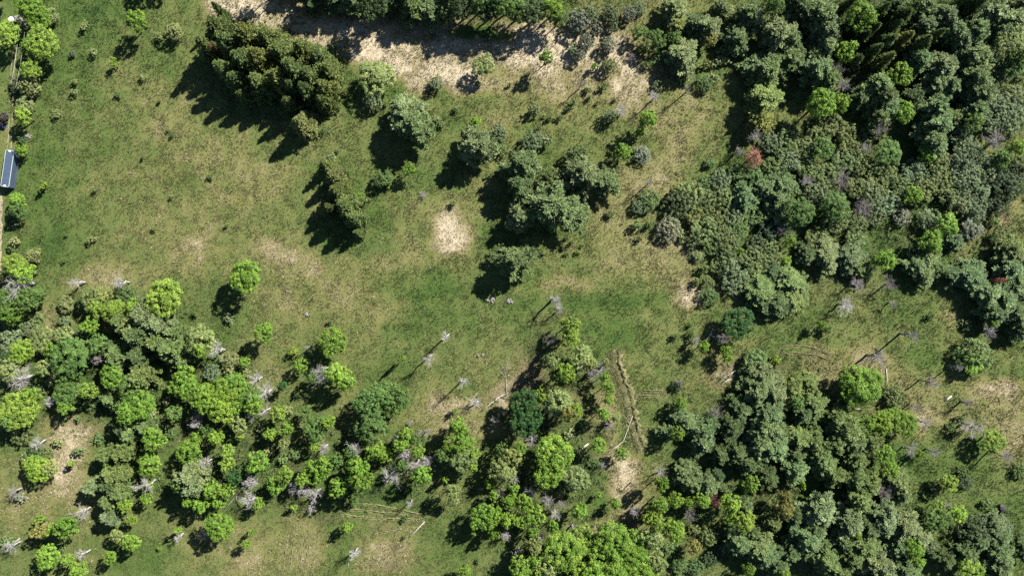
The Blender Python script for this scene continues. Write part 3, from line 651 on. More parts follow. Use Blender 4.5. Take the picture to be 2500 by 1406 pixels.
D 1180 1261 33 b 9, D 1204 1301 15 b 7, D 1160 1298 11 l 6, D 1238 1271 19 l 8, X 1238 1305 12 w 6, D 1248 1220 17 b 7, D 1228 1148 33 p 10, D 1248 1117 23 p 9, D 1269 1093 15 b 8, X 1248 1168 19 w 8, D 1259 1189 14 l 7, D 1204 1209 12 l 6, D 1194 1179 12 b 6, X 1225 1206 12 g 6, D 1275 986 38 d 11, D 1284 1028 38 d 11,
D 1262 1267 15 l 7, X 1266 1353 17 w 7, D 1279 1387 30 l 8, X 1208 1025 13 g 5, X 1163 984 17 w 5, D 1110 1004 8 b 3, X 1003 1032 8 g 5, X 1044 1056 10 g 6, X 1023 1057 8 g 6, D 1215 1240 16 b 7, D 1225 1100 16 g 7,
D 1323 970 19 l 8, D 1360 984 33 p 10, D 1388 1004 24 t 9, D 1405 1001 17 l 8, X 1343 1004 19 d 7, D 1476 1011 18 l 7, D 1487 977 13 b 6, D 1504 1021 12 p 4, X 1487 1039 14 g 5, O 1439 970 7 l, D 1483 946 16 l 6, D 1466 1086 18 b 6, D 1517 1110 17 b 5, D 1350 1103 45 l 11, D 1336 1155 35 b 10, D 1405 1172 33 p 9,
X 1299 1076 21 g 8, X 1296 1199 17 g 7, X 1333 1185 19 g 8, X 1340 1230 17 g 7, X 1367 1230 12 g 6, D 1244 1222 17 b 7, D 1278 1230 23 b 8, D 1309 1260 23 l 8, D 1272 1271 15 l 7, D 1207 1264 18 b 8, D 1348 1284 15 b 7, D 1302 1298 14 l 7, X 1357 1257 15 w 7, D 1412 1250 20 b 7, X 1234 1308 12 w 6, X 1326 1315 15 g 6, D 1302 1332 21 p 8,
D 1272 1382 26 l 8, D 1309 1397 17 l 7, D 1371 1341 46 l 10, D 1412 1325 43 l 10, D 1405 1368 46 l 11, D 1494 1317 43 b 11, D 1528 1331 43 b 11, D 1487 1361 50 b 12, D 1541 1372 46 b 11, D 1507 1396 44 b 11, D 1575 1391 36 b 9, D 1456 1402 40 b 11, D 1603 1370 24 p 7, D 1340 1380 30 p 9, D 1310 1360 22 l 8,
D 1504 1230 14 l 5, D 1463 1209 8 l 3, X 1400 1293 16 g 6, X 1473 1138 10 g 5, X 1545 1185 9 d 5, X 1616 1156 18 g 6, D 1615 1185 19 b 8, D 1610 1230 20 l 8, D 1647 1223 19 l 8, D 1681 1226 15 l 7, D 1712 1220 21 l 8, D 1589 1264 23 y 8, D 1603 1283 19 y 8, D 1644 1291 28 l 9, D 1592 1315 29 p 8, X 1552 1250 15 g 6, R 1746 1226 20 m 8, X 1688 1257 21 d 7,
D 1784 1233 29 l 9, P 1825 1237 20 b 9, D 1821 1271 26 y 9, D 1780 1271 14 b 7, O 1726 1257 21 n, O 1695 1291 14 o, D 1698 1336 19 t 7, O 1732 1312 22 o, P 1807 1322 38 b 13, P 1848 1336 44 b 14, P 1869 1353 38 b 13, D 1831 1390 16 l 8, O 1661 1380 22 n, O 1700 1385 20 n, O 1640 1340 16 n, O 1740 1360 20 d, O 1770 1340 18 d,
P 1657 1015 27 b 8, P 1630 1052 24 b 7, D 1657 1062 17 l 7, P 1680 1030 34 b 10, P 1722 1049 38 b 12, P 1712 1078 32 b 12, P 1671 1146 28 b 10, P 1687 1172 36 b 11, P 1726 1181 34 b 12, P 1753 1161 20 d 9, P 1773 1199 18 b 8, D 1835 1185 21 l 9, D 1661 987 15 l 5, O 1640 1005 8 n, O 1657 943 16 d, O 1635 985 6 n, X 1746 1008 22 d 7,
P 1851 953 42 b 14, P 1876 1009 46 b 16, P 1862 1073 46 b 16, P 1895 960 42 p 14, P 1936 945 33 o 12, P 1971 935 28 o 10, D 1943 984 22 g 9, P 1991 989 34 o 11, P 1875 1045 44 b 16, P 1889 1092 44 b 16, P 1953 1075 38 o 13, P 1984 1075 32 o 13, P 2073 1054 46 o 13, P 2090 1078 38 o 13, P 2128 1076 32 o 12, P 2046 1082 34 o 13, P 1943 1146 36 b 14, P 2012 1133 38 o 13,
P 2090 1119 34 o 12, P 2039 1160 34 o 13, P 2090 1167 34 o 13, P 2124 1180 34 o 12, P 2005 1110 32 o 13, D 2121 1035 24 b 7, D 2158 1032 30 b 7, D 2210 1035 30 b 6, D 2180 1015 20 b 5, D 2158 1112 24 b 6, D 2172 1148 20 l 5, P 2192 1180 34 b 11, P 2203 1208 26 b 10, X 2158 1198 24 d 6, D 1916 1213 17 t 8, D 1957 1185 9 l 5, D 1995 1213 13 k 6, D 1916 1247 22 t 9, P 1885 1266 30 o 11,
P 2001 1249 44 p 15, P 1971 1314 44 b 15, P 2012 1355 40 o 14, P 2025 1379 34 o 13, P 2100 1215 34 o 13, P 2158 1266 44 p 14, P 2073 1276 40 p 14, P 2124 1290 34 b 13, P 2210 1283 44 p 13, P 2244 1310 37 p 12, P 2107 1331 44 o 14, P 2080 1355 38 o 14, P 2134 1362 42 p 14, P 2192 1334 32 b 12, D 2230 1336 24 b 8, P 2210 1385 34 b 12, D 2240 1370 22 l 7, D 2094 1305 15 b 8, P 2059 1321 28 b 12, O 2271 1332 21 s,
D 1913 1400 17 l 7, P 1940 1260 30 d 12, P 1990 1290 30 d 12, P 1830 1130 30 d 12, P 1800 1100 32 d 12, P 1790 1040 34 d 12, P 1810 1000 32 d 12, P 1760 1110 26 d 10, P 1940 1110 28 d 12, P 1870 1160 30 d 12, P 1960 1010 28 d 11, P 2040 1020 30 o 11, P 1930 1350 32 d 12, P 1900 1380 30 d 12, P 2050 1395 34 o 13, P 2160 1400 34 p 12, P 1840 1300 26 d 11,
O 2186 967 26 o, X 2237 992 18 d 6, D 2291 1240 17 y 6, D 2285 1267 33 g 7, D 2339 1254 24 l 6, D 2319 1179 23 y 6, O 2291 1189 20 p, O 2360 1179 19 d, D 2421 1076 30 y 6, X 2377 1042 32 g 8, O 2326 1042 15 n, O 2346 1021 9 n, O 2339 1059 11 n, X 2227 1100 19 g 7, D 2247 1110 11 l 5, X 2285 1105 14 g 7, X 2455 1113 20 g 9, X 2365 985 16 d 6, X 2260 1030 16 g 6,
O 2493 1150 19 n, O 2380 1296 42 d, P 2431 1290 37 p 9, P 2442 1314 32 b 10, P 2363 1351 36 d 10, P 2390 1320 30 b 10, P 2442 1351 40 b 11, D 2367 1394 32 y 8, P 2442 1392 40 b 11, P 2312 1365 30 d 9, O 2350 1150 12 n, O 2270 1210 14 n, X 2315 1235 10 g 3, P 2500 1340 30 d 9, O 2410 1230 14 n
,
O 1765 118 16 p, O 1752 150 14 p, O 1790 128 13 p, O 1728 158 12 p, O 1775 70 14 p, O 2478 100 20 p, O 2440 95 18 p, O 2455 140 16 p, O 2495 175 18 p, O 2430 215 16 s,
O 370 1010 16 p, O 405 985 14 p, O 395 1040 12 p, O 240 1070 14 n, O 560 1010 14 p, O 640 1045 14 p, O 705 1000 12 p, O 725 960 12 n, O 130 930 18 p, O 95 950 16 n, O 60 1120 12 p, O 140 1080 12 p, O 480 990 14 n, O 745 1075 12 p, O 720 1110 14 n,
O 560 905 16 p, O 600 905 14 p, O 655 1105 14 p, O 690 1120 12 n, O 1290 1170 12 n, O 1370 1200 12 p, O 1420 1110 12 p, O 1450 1130 14 n, O 1390 1060 14 p, O 1430 1040 12 p, O 1320 1060 12 n
"""

LANDMARKS = [("the blue-grey container", 20, 412), ("the round straw patch", 1100, 560), ("the two stone piles", 1222, 733), ("the curved tyre tracks", 1960, 858),
 ("the drainage ditch", 1540, 980), ("the rusty red pine", 1842, 384), ("the lone field tree", 600, 678), ("the conifer clump", 660, 150), ("the top straw strip", 1080, 175),
 ("the bright topmost maple", 2107, 38), ("the lime-green ball tree", 2054, 254), ("the grey right-edge snag", 2438, 350), ("the bright glade tree", 2278, 593), ("the dark reddish conifer", 1746, 1226),
 ("the round yellow shrub-tree", 2421, 1076), ("the dark parked cart", 2447, 1241), ("the big bottom trees", 1500, 1355), ("the lower-left straw bare patch", 160, 1125), ("the bleached left-edge snag", 40, 924),
 ("the deep green twin crowns", 1280, 1008), ("the white disc table", 27, 48), ("the lower-field ruts", 725, 1340), ("the cross ruts", 940, 1250), ("the big field pine", 1350, 508), ("the bottom-left thicket", 471, 1165),
 ("the conifer row", 848, 490), ("the spread green crowns", 925, 990), ("the upright yellow tree", 400, 727), ("the lower-right pine wood", 1950, 1150)]

def parse():
    out = []
    for e in TREES.replace('\n', ' ').split(','):
        t = e.split()
        if len(t) < 5: continue
        out.append((t[0], float(t[1]), float(t[2]), float(t[3]), t[4], float(t[5]) if len(t) > 5 else None))
    return out

NOUN = {'D': 'leafy tree', 'P': 'pine', 'F': 'narrow conifer', 'O': 'shrub', 'X': 'dead tree', 'R': 'dead pine'}
NAME = {'D': 'leafy_tree', 'P': 'pine_tree', 'F': 'conifer_tree', 'O': 'shrub', 'X': 'dead_tree', 'R': 'dead_pine_tree'}
CAT = {'D': 'tree', 'P': 'pine tree', 'F': 'conifer tree', 'O': 'shrub', 'X': 'dead tree', 'R': 'dead tree'}
GROUP = {'D': 'leafy broadleaf trees', 'P': 'white pines', 'F': 'narrow conifers', 'O': 'shrubs of the meadow and wood edge', 'X': 'bare dead trees', 'R': 'reddish dead conifers'}
DIRS = ['right of', 'upper right of', 'above', 'upper left of', 'left of', 'lower left of', 'below', 'lower right of']
ORD = ['nearest', 'second', 'third', 'fourth', 'fifth', 'sixth', 'seventh', 'eighth', 'ninth', 'tenth', 'eleventh', 'twelfth', 'thirteenth', 'fourteenth', 'fifteenth', 'sixteenth']

def plan_labels(items):
    buckets = {}
    for i, (k, x, y, r, c, h) in enumerate(items):
        best = min(LANDMARKS, key=lambda l: (l[1]-x)**2 + (l[2]-y)**2)
        dx, dy = x - best[1], best[2] - y
        size = 'small' if r < 13 else ('large' if r >= 36 else 'middling')
        word = WORD[k].get(c, 'green')
        noun = NOUN[k]
        if math.hypot(dx, dy) < 12: d = 'at'
        else: d = DIRS[int(((math.degrees(math.atan2(dy, dx)) + 22.5) % 360) // 45)]
        buckets.setdefault((size, word, noun, d, best[0]), []).append((math.hypot(dx, dy), i))
    lab = {}
    for (size, word, noun, d, lm), lst in buckets.items():
        lst.sort()
        for q, (_, i) in enumerate(lst):
            o = ORD[min(q, len(ORD)-1)]
            lead = f'{size} {word} {noun}'
            if len(lst) == 1: lab[i] = f'{lead} {"standing at" if d == "at" else d} {lm}'
            elif d == 'at': lab[i] = f'{lead}, {o} to {lm}' if q == 0 else f'{lead}, {o} closest to {lm}'
            else: lab[i] = f'{lead}, {o} {d} {lm}'
    return lab

items = parse()
labels = plan_labels(items)
vr = random.Random(5)
count = {}
for i, (k, x, y, r, c, h) in enumerate(items):
    rm = r / S
    if k == 'D': key, A, hc = ('D_big' if r >= 30 else 'D_med' if r >= 12 else 'D_small'), (2.75 if r >= 12 else 2.1), .72
    elif k == 'O': key, A, hc = ('O_big' if r >= 17 else 'O_small'), 1.45, .58
    elif k == 'P': key, A, hc = ('P' if r >= 22 else 'P_small'), (2.85 if r >= 22 else 2.4), .58
    elif k == 'F': key, A, hc = 'F', 3.0, .42
    elif k == 'X': key, A, hc = ('X_big' if r >= 18 else 'X'), 3.9, .72
    else: key, A, hc = 'R', 2.8, .62
    if h is None:
        h = {'D': 1.8*rm + 1.6, 'O': (1.5*rm + .7) if (x < 1560 and y < 720) or r < 14 else .95*rm + .4, 'P': 1.6*rm + 4, 'F': 2.5*rm, 'X': min(4.2*rm, 5 + 1.2*rm), 'R': 2.5*rm}[k]
    if k == 'P' and (x > 1600 or y < 40): h *= .58
    if k == 'F' and x > 1600: h *= .85
    if k == 'D' and y > 780 and x < 1680 and r < 30: h *= 1.28
    h = h * vr.uniform(.90, 1.08)
    bx, by = gx(x, y, h*hc)
    if k == 'X': rm *= 1.12
    if k == 'P': rm *= 1.18
    root = empty(NAME[k], (bx, by, float(height_at(np.array([bx]), np.array([by]))[0]) - .03), vr.uniform(0, 6.28), (rm, rm, h/A))
    root.rotation_euler = (vr.gauss(0, .03), vr.gauss(0, .03), vr.uniform(0, 6.28))
    tag(root, labels[i], CAT[k], GROUP[k])
    lst = LIB[key]; a, b = lst[(i*7 + count.get(key, 0)) % len(lst)]; count[key] = count.get(key, 0) + 1
    if k == 'X':
        mat = M['dead'] if c == 'w' else M['dead_dark'] if c == 'd' else M['grey'] if 'grey' in M else M.setdefault('grey', make_bark('grey_dead_wood', (.15, .14, .137), (.32, .30, .29)))
        for nm, me in (('trunk', a), ('branches', b)):
            o = bpy.data.objects.new(nm, me); COL.objects.link(o); o.parent = root
            if not me.materials: me.materials.append(mat)
            o.material_slots[0].link = 'OBJECT'; o.material_slots[0].material = mat
    else:
        col = COLOUR[k].get(c, (.1, .15, .04))
        j = vr.gauss(0, .09); s = vr.gauss(0, .035)
        col = (max(col[0]*(1 + j + s), .01), max(col[1]*(1 + j), .01), max(col[2]*(1 + j - s), .008))
        if not a.materials: a.materials.append(M['needle'] if k in 'PFR' else M['leaf'])
        if not b.materials: b.materials.append(M['bark'])
        o = bpy.data.objects.new('trunk', b); COL.objects.link(o); o.parent = root
        o = bpy.data.objects.new('crown', a); COL.objects.link(o); o.parent = root; o.color = (*col, 1)

# ------------------------------------------------------------------ undergrowth below the trees and weeds in the open
def make_undergrowth(n=7500, weeds=520):
    g = np.random.default_rng(77)
    px, py = g.uniform(-40, 2540, 40000), g.uniform(-40, 1450, 40000)
    w = wood_at(px, py) * (fbm(px, py, 45, 71) > .47)
    sel = g.random(40000) < w * .9
    px, py = px[sel][:n], py[sel][:n]
    wx, wy = g.uniform(60, 2480, 6000), g.uniform(10, 1396, 6000)
    s2 = (g.random(6000) < (1 - wood_at(wx, wy)) * np.clip((fbm(wx, wy, 80, 72) - .42)*5, .05, 1))
    wx, wy = wx[s2][:weeds], wy[s2][:weeds]
    rad = np.concatenate([g.uniform(.35, 1.0, len(px)), g.uniform(.16, .42, len(wx))**1.0])
    tint = np.concatenate([g.uniform(.15, .75, len(px)), g.uniform(.0, .35, len(wx))])
    px, py = np.concatenate([px, wx]), np.concatenate([py, wy])
    x, y = (px - PW/2)/S, (PH/2 - py)/S
    z = height_at(x, y)
    k = 26
    D = unit(g.normal(size=(len(x), k, 3)) + np.array([0, 0, .5])); D[..., 2] = np.abs(D[..., 2])
    C = np.stack([x, y, z], 1)[:, None, :] + D*rad[:, None, None]*g.uniform(.4, 1.0, (len(x), k, 1))*np.array([1, 1, .85])
    N = D + g.normal(size=D.shape)*.5
    V, F = leaf_quads(C.reshape(-1, 3), N.reshape(-1, 3), np.repeat(rad*.24, k)*g.uniform(.7, 1.3, len(x)*k), g)
    return mesh_np('undergrowth', V, F, {'tone': np.repeat(np.repeat(tint, k) + g.uniform(0, .25, len(x)*k), 4)})
ug = link('undergrowth', make_undergrowth(), None, M['leaf'])
ug.color = (.105, .155, .05, 1)
tag(ug, 'low leafy undergrowth and weeds between the trees and over the meadow', None, None, 'stuff')

# ------------------------------------------------------------------ things
exec_things = True
M['roof_blue'] = make_plain('weathered_blue_grey_steel', (.085, .125, .185), .45, .3, .18, 1.2)
M['wall_blue'] = make_plain('blue_grey_steel_wall', (.07, .10, .145), .5, .3, .2, 1.0)
M['trim'] = make_plain('pale_steel_trim', (.50, .55, .60), .5, .2, .1)
M['white'] = make_plain('white_paint', (.80, .79, .75), .5, 0, .05)
M['black'] = make_plain('black_rubber', (.02, .02, .022), .8, 0, .3)
M['blue'] = make_plain('blue_paint', (.03, .05, .30), .4, 0, .1)
M['orange'] = make_plain('orange_paint', (.55, .16, .03), .45, 0, .1)
M['dark_metal'] = make_plain('dark_grey_metal', (.045, .043, .055), .5, .3, .3)
M['cable'] = make_plain('pale_cable', (.45, .45, .44), .6, 0, .05)

def container():
    cx, cy = gx(18.5, 411.5, 2.6); L, W, Hh = 11.0, 2.44, 2.6
    rz = -math.atan2(13, 89)
    root = empty('shipping_container', (cx, cy, .12), rz)
    tag(root, 'blue-grey corrugated steel shipping container on the grass at the left edge', 'container')
    for sx in (-1, 1):                                # corrugated long walls
        m = Mesh(); n = 38; V = []; 
        for i in range(n*4 + 1):
            y = -L/2 + .12 + (L - .24)*i/(n*4); off = (.0, .0, .045, .045)[i % 4]
            V += [(sx*(W/2 - .06 + off*.9), y, .15), (sx*(W/2 - .06 + off*.9), y, Hh - .10)]
        m.add(V, [(2*i, 2*i+2, 2*i+3, 2*i+1) if sx > 0 else (2*i+1, 2*i+3, 2*i+2, 2*i) for i in range(n*4)])
        m.build('side_wall', M['wall_blue'], root)
        b = Mesh(); b.box((sx*W/2 - .06, -L/2 + .1, Hh - .10), (sx*W/2 + .06, L/2 - .1, Hh + .03)); b.build('top_rail', M['trim'], root)
        b = Mesh(); b.box((sx*W/2 - .06, -L/2 + .1, 0), (sx*W/2 + .06, L/2 - .1, .15)); b.build('bottom_rail', M['wall_blue'], root)
    m = Mesh(); V = []; n = 40                        # roof with shallow cross ribs
    for i in range(n*2 + 1):
        y = -L/2 + .1 + (L - .2)*i/(n*2); z = Hh - .03 + (.022 if i % 2 else 0)
        V += [(-W/2 + .06, y, z), (W/2 - .06, y, z)]
    m.add(V, [(2*i, 2*i+1, 2*i+3, 2*i+2) for i in range(n*2)])
    m.build('roof', M['roof_blue'], root)
    m = Mesh(); m.box((-W/2 + .05, L/2 - .10, .15), (W/2 - .05, L/2 - .04, Hh - .1)); m.build('end_wall', M['wall_blue'], root)
    for sx in (-1, 1):
        m = Mesh(); x0, x1 = (-W/2 + .06, -.01) if sx < 0 else (.01, W/2 - .06)
        m.box((x0, -L/2 + .03, .15), (x1, -L/2 + .09, Hh - .1)); d = m.build('door', M['wall_blue'], root)
        m = Mesh(); m.tube([(sx*.35, -L/2 - .01, .2), (sx*.35, -L/2 - .01, Hh - .2)], [.025, .025], 6); m.build('lock_rod', M['trim'], d)
    for sx in (-1, 1):
        for sy in (-1, 1):
            m = Mesh(); m.box((sx*W/2 - .08, sy*L/2 - .08, 0), (sx*W/2 + .07, sy*L/2 + .08, Hh + .05)); m.build('corner_post', M['wall_blue'], root)
    for sy in (-1, 1):
        m = Mesh(); m.box((-W/2 + .09, sy*L/2 - .09, Hh - .09), (W/2 - .09, sy*L/2 + .05, Hh + .028)); m.build('end_rail', M['trim'], root)
        m = Mesh(); m.box((-.35, sy*(L/2 - .25) - .22, Hh + .035), (.35, sy*(L/2 - .25) + .22, Hh + .055)); m.build('roof_plate', M['white'], root)
container()

def stone(g, r):
    m = Mesh()
    V, F = [], []
    n, k = 7, 4
    for i in range(1, k):
        th = math.pi*i/k
        for j in range(n):
            a = 2*math.pi*j/n; q = r*g.uniform(.75, 1.2)
            V.append((math.sin(th)*math.cos(a)*q, math.sin(th)*math.sin(a)*q*.8, math.cos(th)*q*.62))
    V += [(0, 0, r*.6), (0, 0, -r*.5)]; t, b = len(V)-2, len(V)-1
    for i in range(k-2):
        for j in range(n): F.append((i*n+j, (i+1)*n+j, (i+1)*n+(j+1) % n, i*n+(j+1) % n))
    for j in range(n): F.append((t, j, (j+1) % n)); F.append((b, (k-2)*n+(j+1) % n, (k-2)*n+j))
    m.add(V, F); return m.data('stone')
STONES = [stone(random.Random(900+i), 1.0) for i in range(5)]
for s in STONES: s.materials.append(M['stone'])

def stone_pile(px, py, n, spread, size, label, seed):
    g = random.Random(seed); x, y = gx(px, py)
    root = empty('stone_pile', (x, y, float(height_at(np.array([x]), np.array([y]))[0])))
    tag(root, label, 'stone pile', 'field stone piles')
    for i in range(n):
        o = bpy.data.objects.new('stone', STONES[i % 5]); COL.objects.link(o); o.parent = root
        a = g.uniform(0, 6.28); d = spread*math.sqrt(g.random()); s = size*g.uniform(.6, 1.3)
        o.location = (math.cos(a)*d, math.sin(a)*d*.7, s*.4 + .45*size*max(0, 1 - d/spread)); o.scale = (s, s, s)
        o.rotation_euler = (g.uniform(-.4, .4), g.uniform(-.4, .4), g.uniform(0, 6.28))
stone_pile(1199, 733, 22, 1.15, .34, 'grey stone pile left of its twin, below the field pine shadow', 1)
stone_pile(1245, 736, 18, .9, .34, 'grey stone pile right of its twin, below the field pine shadow', 2)
stone_pile(750, 767, 14, .7, .32, 'small lone stone pile in the dry open meadow', 3)
stone_pile(703, 711, 6, .9, .2, 'a few pale scattered stones in the straw-coloured meadow', 4)
stone_pile(44, 48, 26, 1.5, .32, 'heap of stones and ash beside the white disc table', 5)
stone_pile(63, 62, 12, .8, .28, 'small pale stone heap under the left-edge trees', 6)
stone_pile(1180, 866, 5, .5, .3, 'few stones around the old stump in the middle meadow', 7)
stone_pile(68, 335, 16, 1.4, .3, 'line of brush-covered stones above the container', 8)
stone_pile(37, 361, 8, .8, .25, 'pinkish stones at the upper end of the container', 9)
stone_pile(2320, 1238, 8, .8, .25, 'pale stones among shrubs left of the dark parked cart', 10)

def log(pts, r0, r1, mat, label, side=0, seed=0):
    g = np.random.default_rng(seed); P = [np.array([*gx(px, py), r0 + .12]) for px, py in pts]
    base = P[0].copy(); base[2] = 0
    root = empty('fallen_log', tuple(base)); tag(root, label, 'fallen log', 'fallen tree trunks')
    m = Mesh(); m.tube([p - base for p in P], list(np.linspace(r0, r1, len(P))), 8); m.build('trunk', mat, root, True)
    for i in range(side):
        f = g.uniform(.45, .95)*(len(P)-1); j = min(int(f), len(P)-2); s = P[j] + (P[j+1]-P[j])*(f-j)
        d = unit(P[j+1]-P[j]); e = s + (d + np.array([g.normal()*.8, g.normal()*.8, .3]))*g.uniform(1.2, 2.6)
        m = Mesh(); m.tube([s - base, (s+e)/2 - base + np.array([0, 0, .1]), e - base], [r1*.8, r1*.6, r1*.25], 5); m.build('branch', mat, root, True)
log([(1175,1003),(1200,983),(1229,962)], .12, .06, M['birch'], 'long pale fallen log slanting above the deep green twin crowns', 2, 1)
log([(1237,965),(1236,940),(1234,905),(1240,885)], .09, .04, M['dead'], 'upright-lying grey fallen tree with forked top in the meadow', 9, 2)
log([(1132,997),(1150,978),(1166,958)], .10, .05, M['dead'], 'thin fallen pole left of the long pale log', 1, 3)
log([(1128,1007),(1148,990),(1160,982)], .09, .05, M['birch'], 'shorter thin pole lying beside the fallen pole', 0, 4)
log([(1485,1101),(1505,1090),(1522,1076),(1533,1045),(1544,1015)], .11, .06, M['birch'], 'long curved pale log lying against the drainage ditch', 2, 5)
log([(1403,1108),(1420,1095),(1436,1082)], .22, .18, M['birch'], 'thick pale log slanting left of the small bright trees', 0, 6)
log([(999,1311),(1018,1292),(1037,1272)], .13, .07, M['birch'], 'pale log lying across the lower clearing ruts', 1, 7)
log([(2307,977),(2321,966)], .22, .20, M['white'], 'short white birch log lying in the right meadow', 0, 8)
log([(1705,846),(1722,830),(1738,814)], .22, .12, M['birch'], 'white leaning birch trunk over the small bright tree', 2, 9)
log([(2163,900),(2165,925),(2164,945)], .10, .06, M['birch'], 'thin pale pole lying below the grey snag in the right glade', 0, 10)
log([(1762,925),(1778,915),(1795,905)], .13, .08, M['birch'], 'pale log on brown ground left of the lower-right wood', 1, 11)
log([(1760,938),(1772,930),(1788,922)], .11, .06, M['birch'], 'second pale log lying just below the first beside the wood', 0, 12)
log([(2085,997),(2100,998)], .12, .08, M['birch'], 'short pale log under the bright glade-edge tree', 0, 13)
log([(600,1178),(585,1200),(570,1216)], .14, .07, M['dead'], 'grey fallen trunk among the bottom-left saplings', 4, 14)
log([(205,1243),(190,1250),(172,1256)], .13, .05, M['dead'], 'bleached fallen trunk right of the lower-left bare patch', 5, 15)
log([(72,1214),(58,1217),(46,1222)], .12, .06, M['dead'], 'small grey fallen trunk at the lower left edge', 3, 16)
log([(50,1312),(28,1330),(4,1345)], .14, .06, M['dead'], 'bleached fallen trunk in the bottom-left corner', 5, 17)
log([(876,1345),(862,1360),(850,1372)], .11, .05, M['dead'], 'thin grey fallen stem in the bottom field', 2, 18)
log([(1430,880),(1415,900),(1400,925)], .12, .05, M['dead'], 'grey fallen stem beneath the lime trees of the middle row', 3, 19)

def stump(px, py, label):
    x, y = gx(px, py); root = empty('tree_stump', (x, y, 0)); tag(root, label, 'tree stump')
    m = Mesh(); m.tube([(0,0,-.1),(0,0,.12),(.03,.02,.55)], [.48,.34,.30], 10); m.build('stump_wood', M['dead_dark'], root)
    for i in range(5):
        a = i*1.26 + .3; m = Mesh(); m.tube([(math.cos(a)*.25, math.sin(a)*.25, .15), (math.cos(a)*.75, math.sin(a)*.75, -.02)], [.12, .04], 5); m.build('root', M['dead_dark'], root)
stump(1168, 868, 'weathered tree stump in the open middle meadow')

def disc_table():
    x, y = gx(27, 48, .75); root = empty('garden_table', (x, y, 0)); tag(root, 'round white garden table beside the stone heap', 'table')
    m = Mesh(); m.tube([(0,0,.70),(0,0,.76)], [.85,.85], 28); m.build('table_top', M['white'], root)
    m = Mesh(); m.tube([(0,0,0),(0,0,.70)], [.07,.07], 10); m.build('pedestal', M['white'], root)
    m = Mesh(); m.tube([(0,0,.03),(0,0,.08)], [.40,.32], 16); m.build('base', M['white'], root)
disc_table()

def post(px, py, h, label, capd=True):
    x, y = gx(px, py); root = empty('marker_post', (x, y, 0)); tag(root, label, 'post')
    m = Mesh(); m.tube([(0,0,-.1),(0,0,h)], [.10,.09], 8); m.build('shaft', M['white'], root)
    if capd:
        m = Mesh(); m.tube([(0,0,h),(0,0,h+.28)], [.24,.22], 10); m.build('cap', M['white'], root)
post(44, 549, 1.0, 'white-capped marker post by the left meadow edge')
post(85, 240, 1.5, 'plain white post below the pale left-edge shrubs', False)

def cables():
    for (a, b, lab) in [((47, 62), (27, 205), 'left of the two pale cables strung over the left-edge shade'), ((60, 80), (38, 215), 'right of the two pale cables strung over the left-edge shade')]:
        A = np.array([*gx(*a, 4.0), 4.0]); B = np.array([*gx(*b, 4.0), 4.0])
        root = empty('overhead_cable', (A[0], A[1], 0)); tag(root, lab, 'cable', 'cables at the left edge')
        pts = [A + (B-A)*t - np.array([0, 0, 1.2*t*(1-t)]) - np.array([A[0], A[1], 0]) for t in np.linspace(0, 1, 13)]
        m = Mesh(); m.tube(pts, [.035]*13, 5); m.build('wire', M['cable'], root)
        for q in (pts[0], pts[-1]):
            m = Mesh(); m.tube([(q[0], q[1], -.1), (q[0], q[1], q[2] + .15)], [.09, .07], 7); m.build('pole', M['bark'], root)
cables()

def wheel(root, x, y, z, r, w, rim):
    m = Mesh(); m.tube([(x - w/2, y, z), (x + w/2, y, z)], [r, r], 16); t = m.build('wheel', M['black'], root)
    m = Mesh(); m.tube([(x - w/2 - .01, y, z), (x + w/2 + .01, y, z)], [r*.5, r*.5], 12); m.build('rim', rim, t)

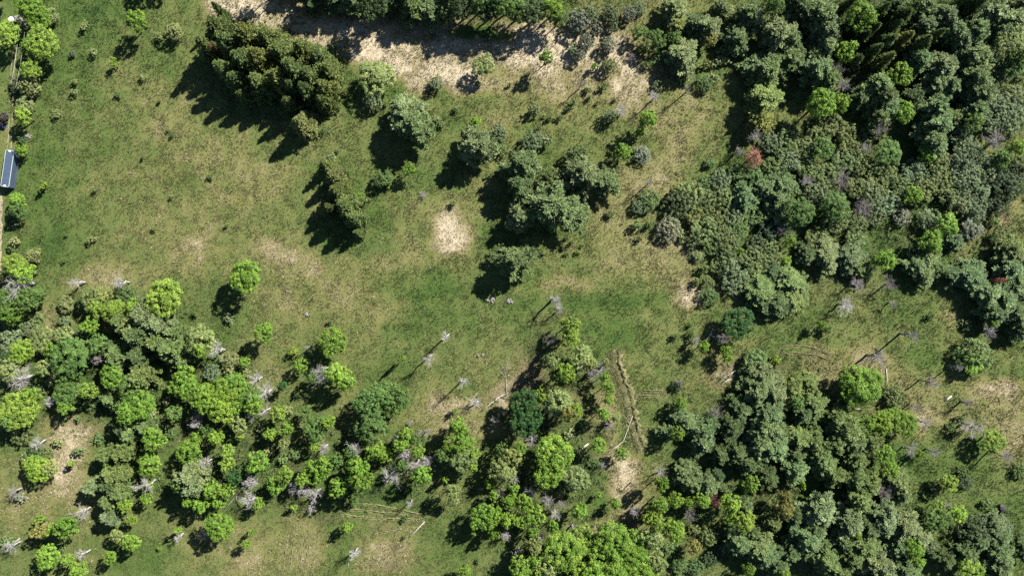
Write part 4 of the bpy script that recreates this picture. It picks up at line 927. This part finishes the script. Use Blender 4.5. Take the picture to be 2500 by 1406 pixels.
def mower():
    x, y = gx(5, 309, .7); root = empty('garden_tractor', (x, y, 0), 1.15); tag(root, 'small blue and orange garden tractor at the left edge', 'tractor')
    for sx in (-1, 1):
        wheel(root, sx*.48, -.5, .28, .28, .24, M['orange']); wheel(root, sx*.42, .75, .2, .2, .16, M['orange'])
    m = Mesh(); m.box((-.34, -.85, .35), (.34, .25, .62)); m.build('chassis', M['blue'], root)
    m = Mesh(); m.add([(-.3,.25,.35),(.3,.25,.35),(.26,1.05,.35),(-.26,1.05,.35),(-.3,.25,.85),(.3,.25,.85),(.24,1.0,.72),(-.24,1.0,.72)], [(4,5,6,7),(0,1,5,4),(1,2,6,5),(2,3,7,6),(3,0,4,7)]); m.build('bonnet', M['orange'], root)
    m = Mesh(); m.box((-.25, -.55, .62), (.25, -.1, .72)); m.build('seat', M['white'], root)
    m = Mesh(); m.box((-.25, -.65, .66), (.25, -.55, 1.05)); m.build('seat_back', M['blue'], root)
    m = Mesh(); m.tube([(0,.2,.8),(0,.05,1.0)], [.03,.03], 6); m.build('steering_column', M['black'], root)
    m = Mesh(); m.tube([(0,.04,.98),(0,.02,1.01)], [.19,.19], 14); m.build('steering_wheel', M['black'], root)
    m = Mesh(); m.box((-.55, .0, .12), (.55, .6, .27)); m.build('mower_deck', M['blue'], root)
mower()

def cart():
    x, y = gx(2447, 1241, .8); root = empty('utility_cart', (x, y, 0), .12); tag(root, 'dark weathered off-road utility cart parked by the lower right shrubs', 'cart')
    for sx in (-1, 1):
        for sy in (-.85, .85): wheel(root, sx*.66, sy, .32, .32, .24, M['trim'])
    m = Mesh(); m.box((-.55, -1.35, .40), (.55, 1.3, .58)); m.build('chassis', M['dark_metal'], root)
    m = Mesh(); m.add([(-.6,.55,.58),(.6,.55,.58),(.5,1.4,.58),(-.5,1.4,.58),(-.56,.6,1.0),(.56,.6,1.0),(.42,1.35,.82),(-.42,1.35,.82)], [(4,5,6,7),(0,1,5,4),(1,2,6,5),(2,3,7,6),(3,0,4,7)]); m.build('bonnet', M['dark_metal'], root)
    m = Mesh(); m.box((-.5, -.35, .58), (.5, .15, .78)); m.build('seat', M['black'], root)
    m = Mesh(); m.box((-.5, -.47, .62), (.5, -.36, 1.2)); m.build('seat_back', M['black'], root)
    m = Mesh(); m.box((-.62, -1.45, .62), (.62, -.55, .68)); m.build('cargo_bed', M['dark_metal'], root)
    for a in ((-.62,-1.45,-.56,-.55), (.56,-1.45,.62,-.55)):
        m = Mesh(); m.box((a[0], a[1], .685), (a[2], a[3], .95)); m.build('bed_side', M['dark_metal'], root)
    for sx in (-1, 1):
        m = Mesh(); m.tube([(sx*.56,.58,.9),(sx*.54,.25,1.75),(sx*.54,-.45,1.75),(sx*.56,-.52,.7)], [.03]*4, 6); m.build('roll_bar', M['trim'], root)
    m = Mesh(); m.box((-.55, -.45, 1.785), (.55, .25, 1.82)); m.build('canopy', M['black'], root)
cart()
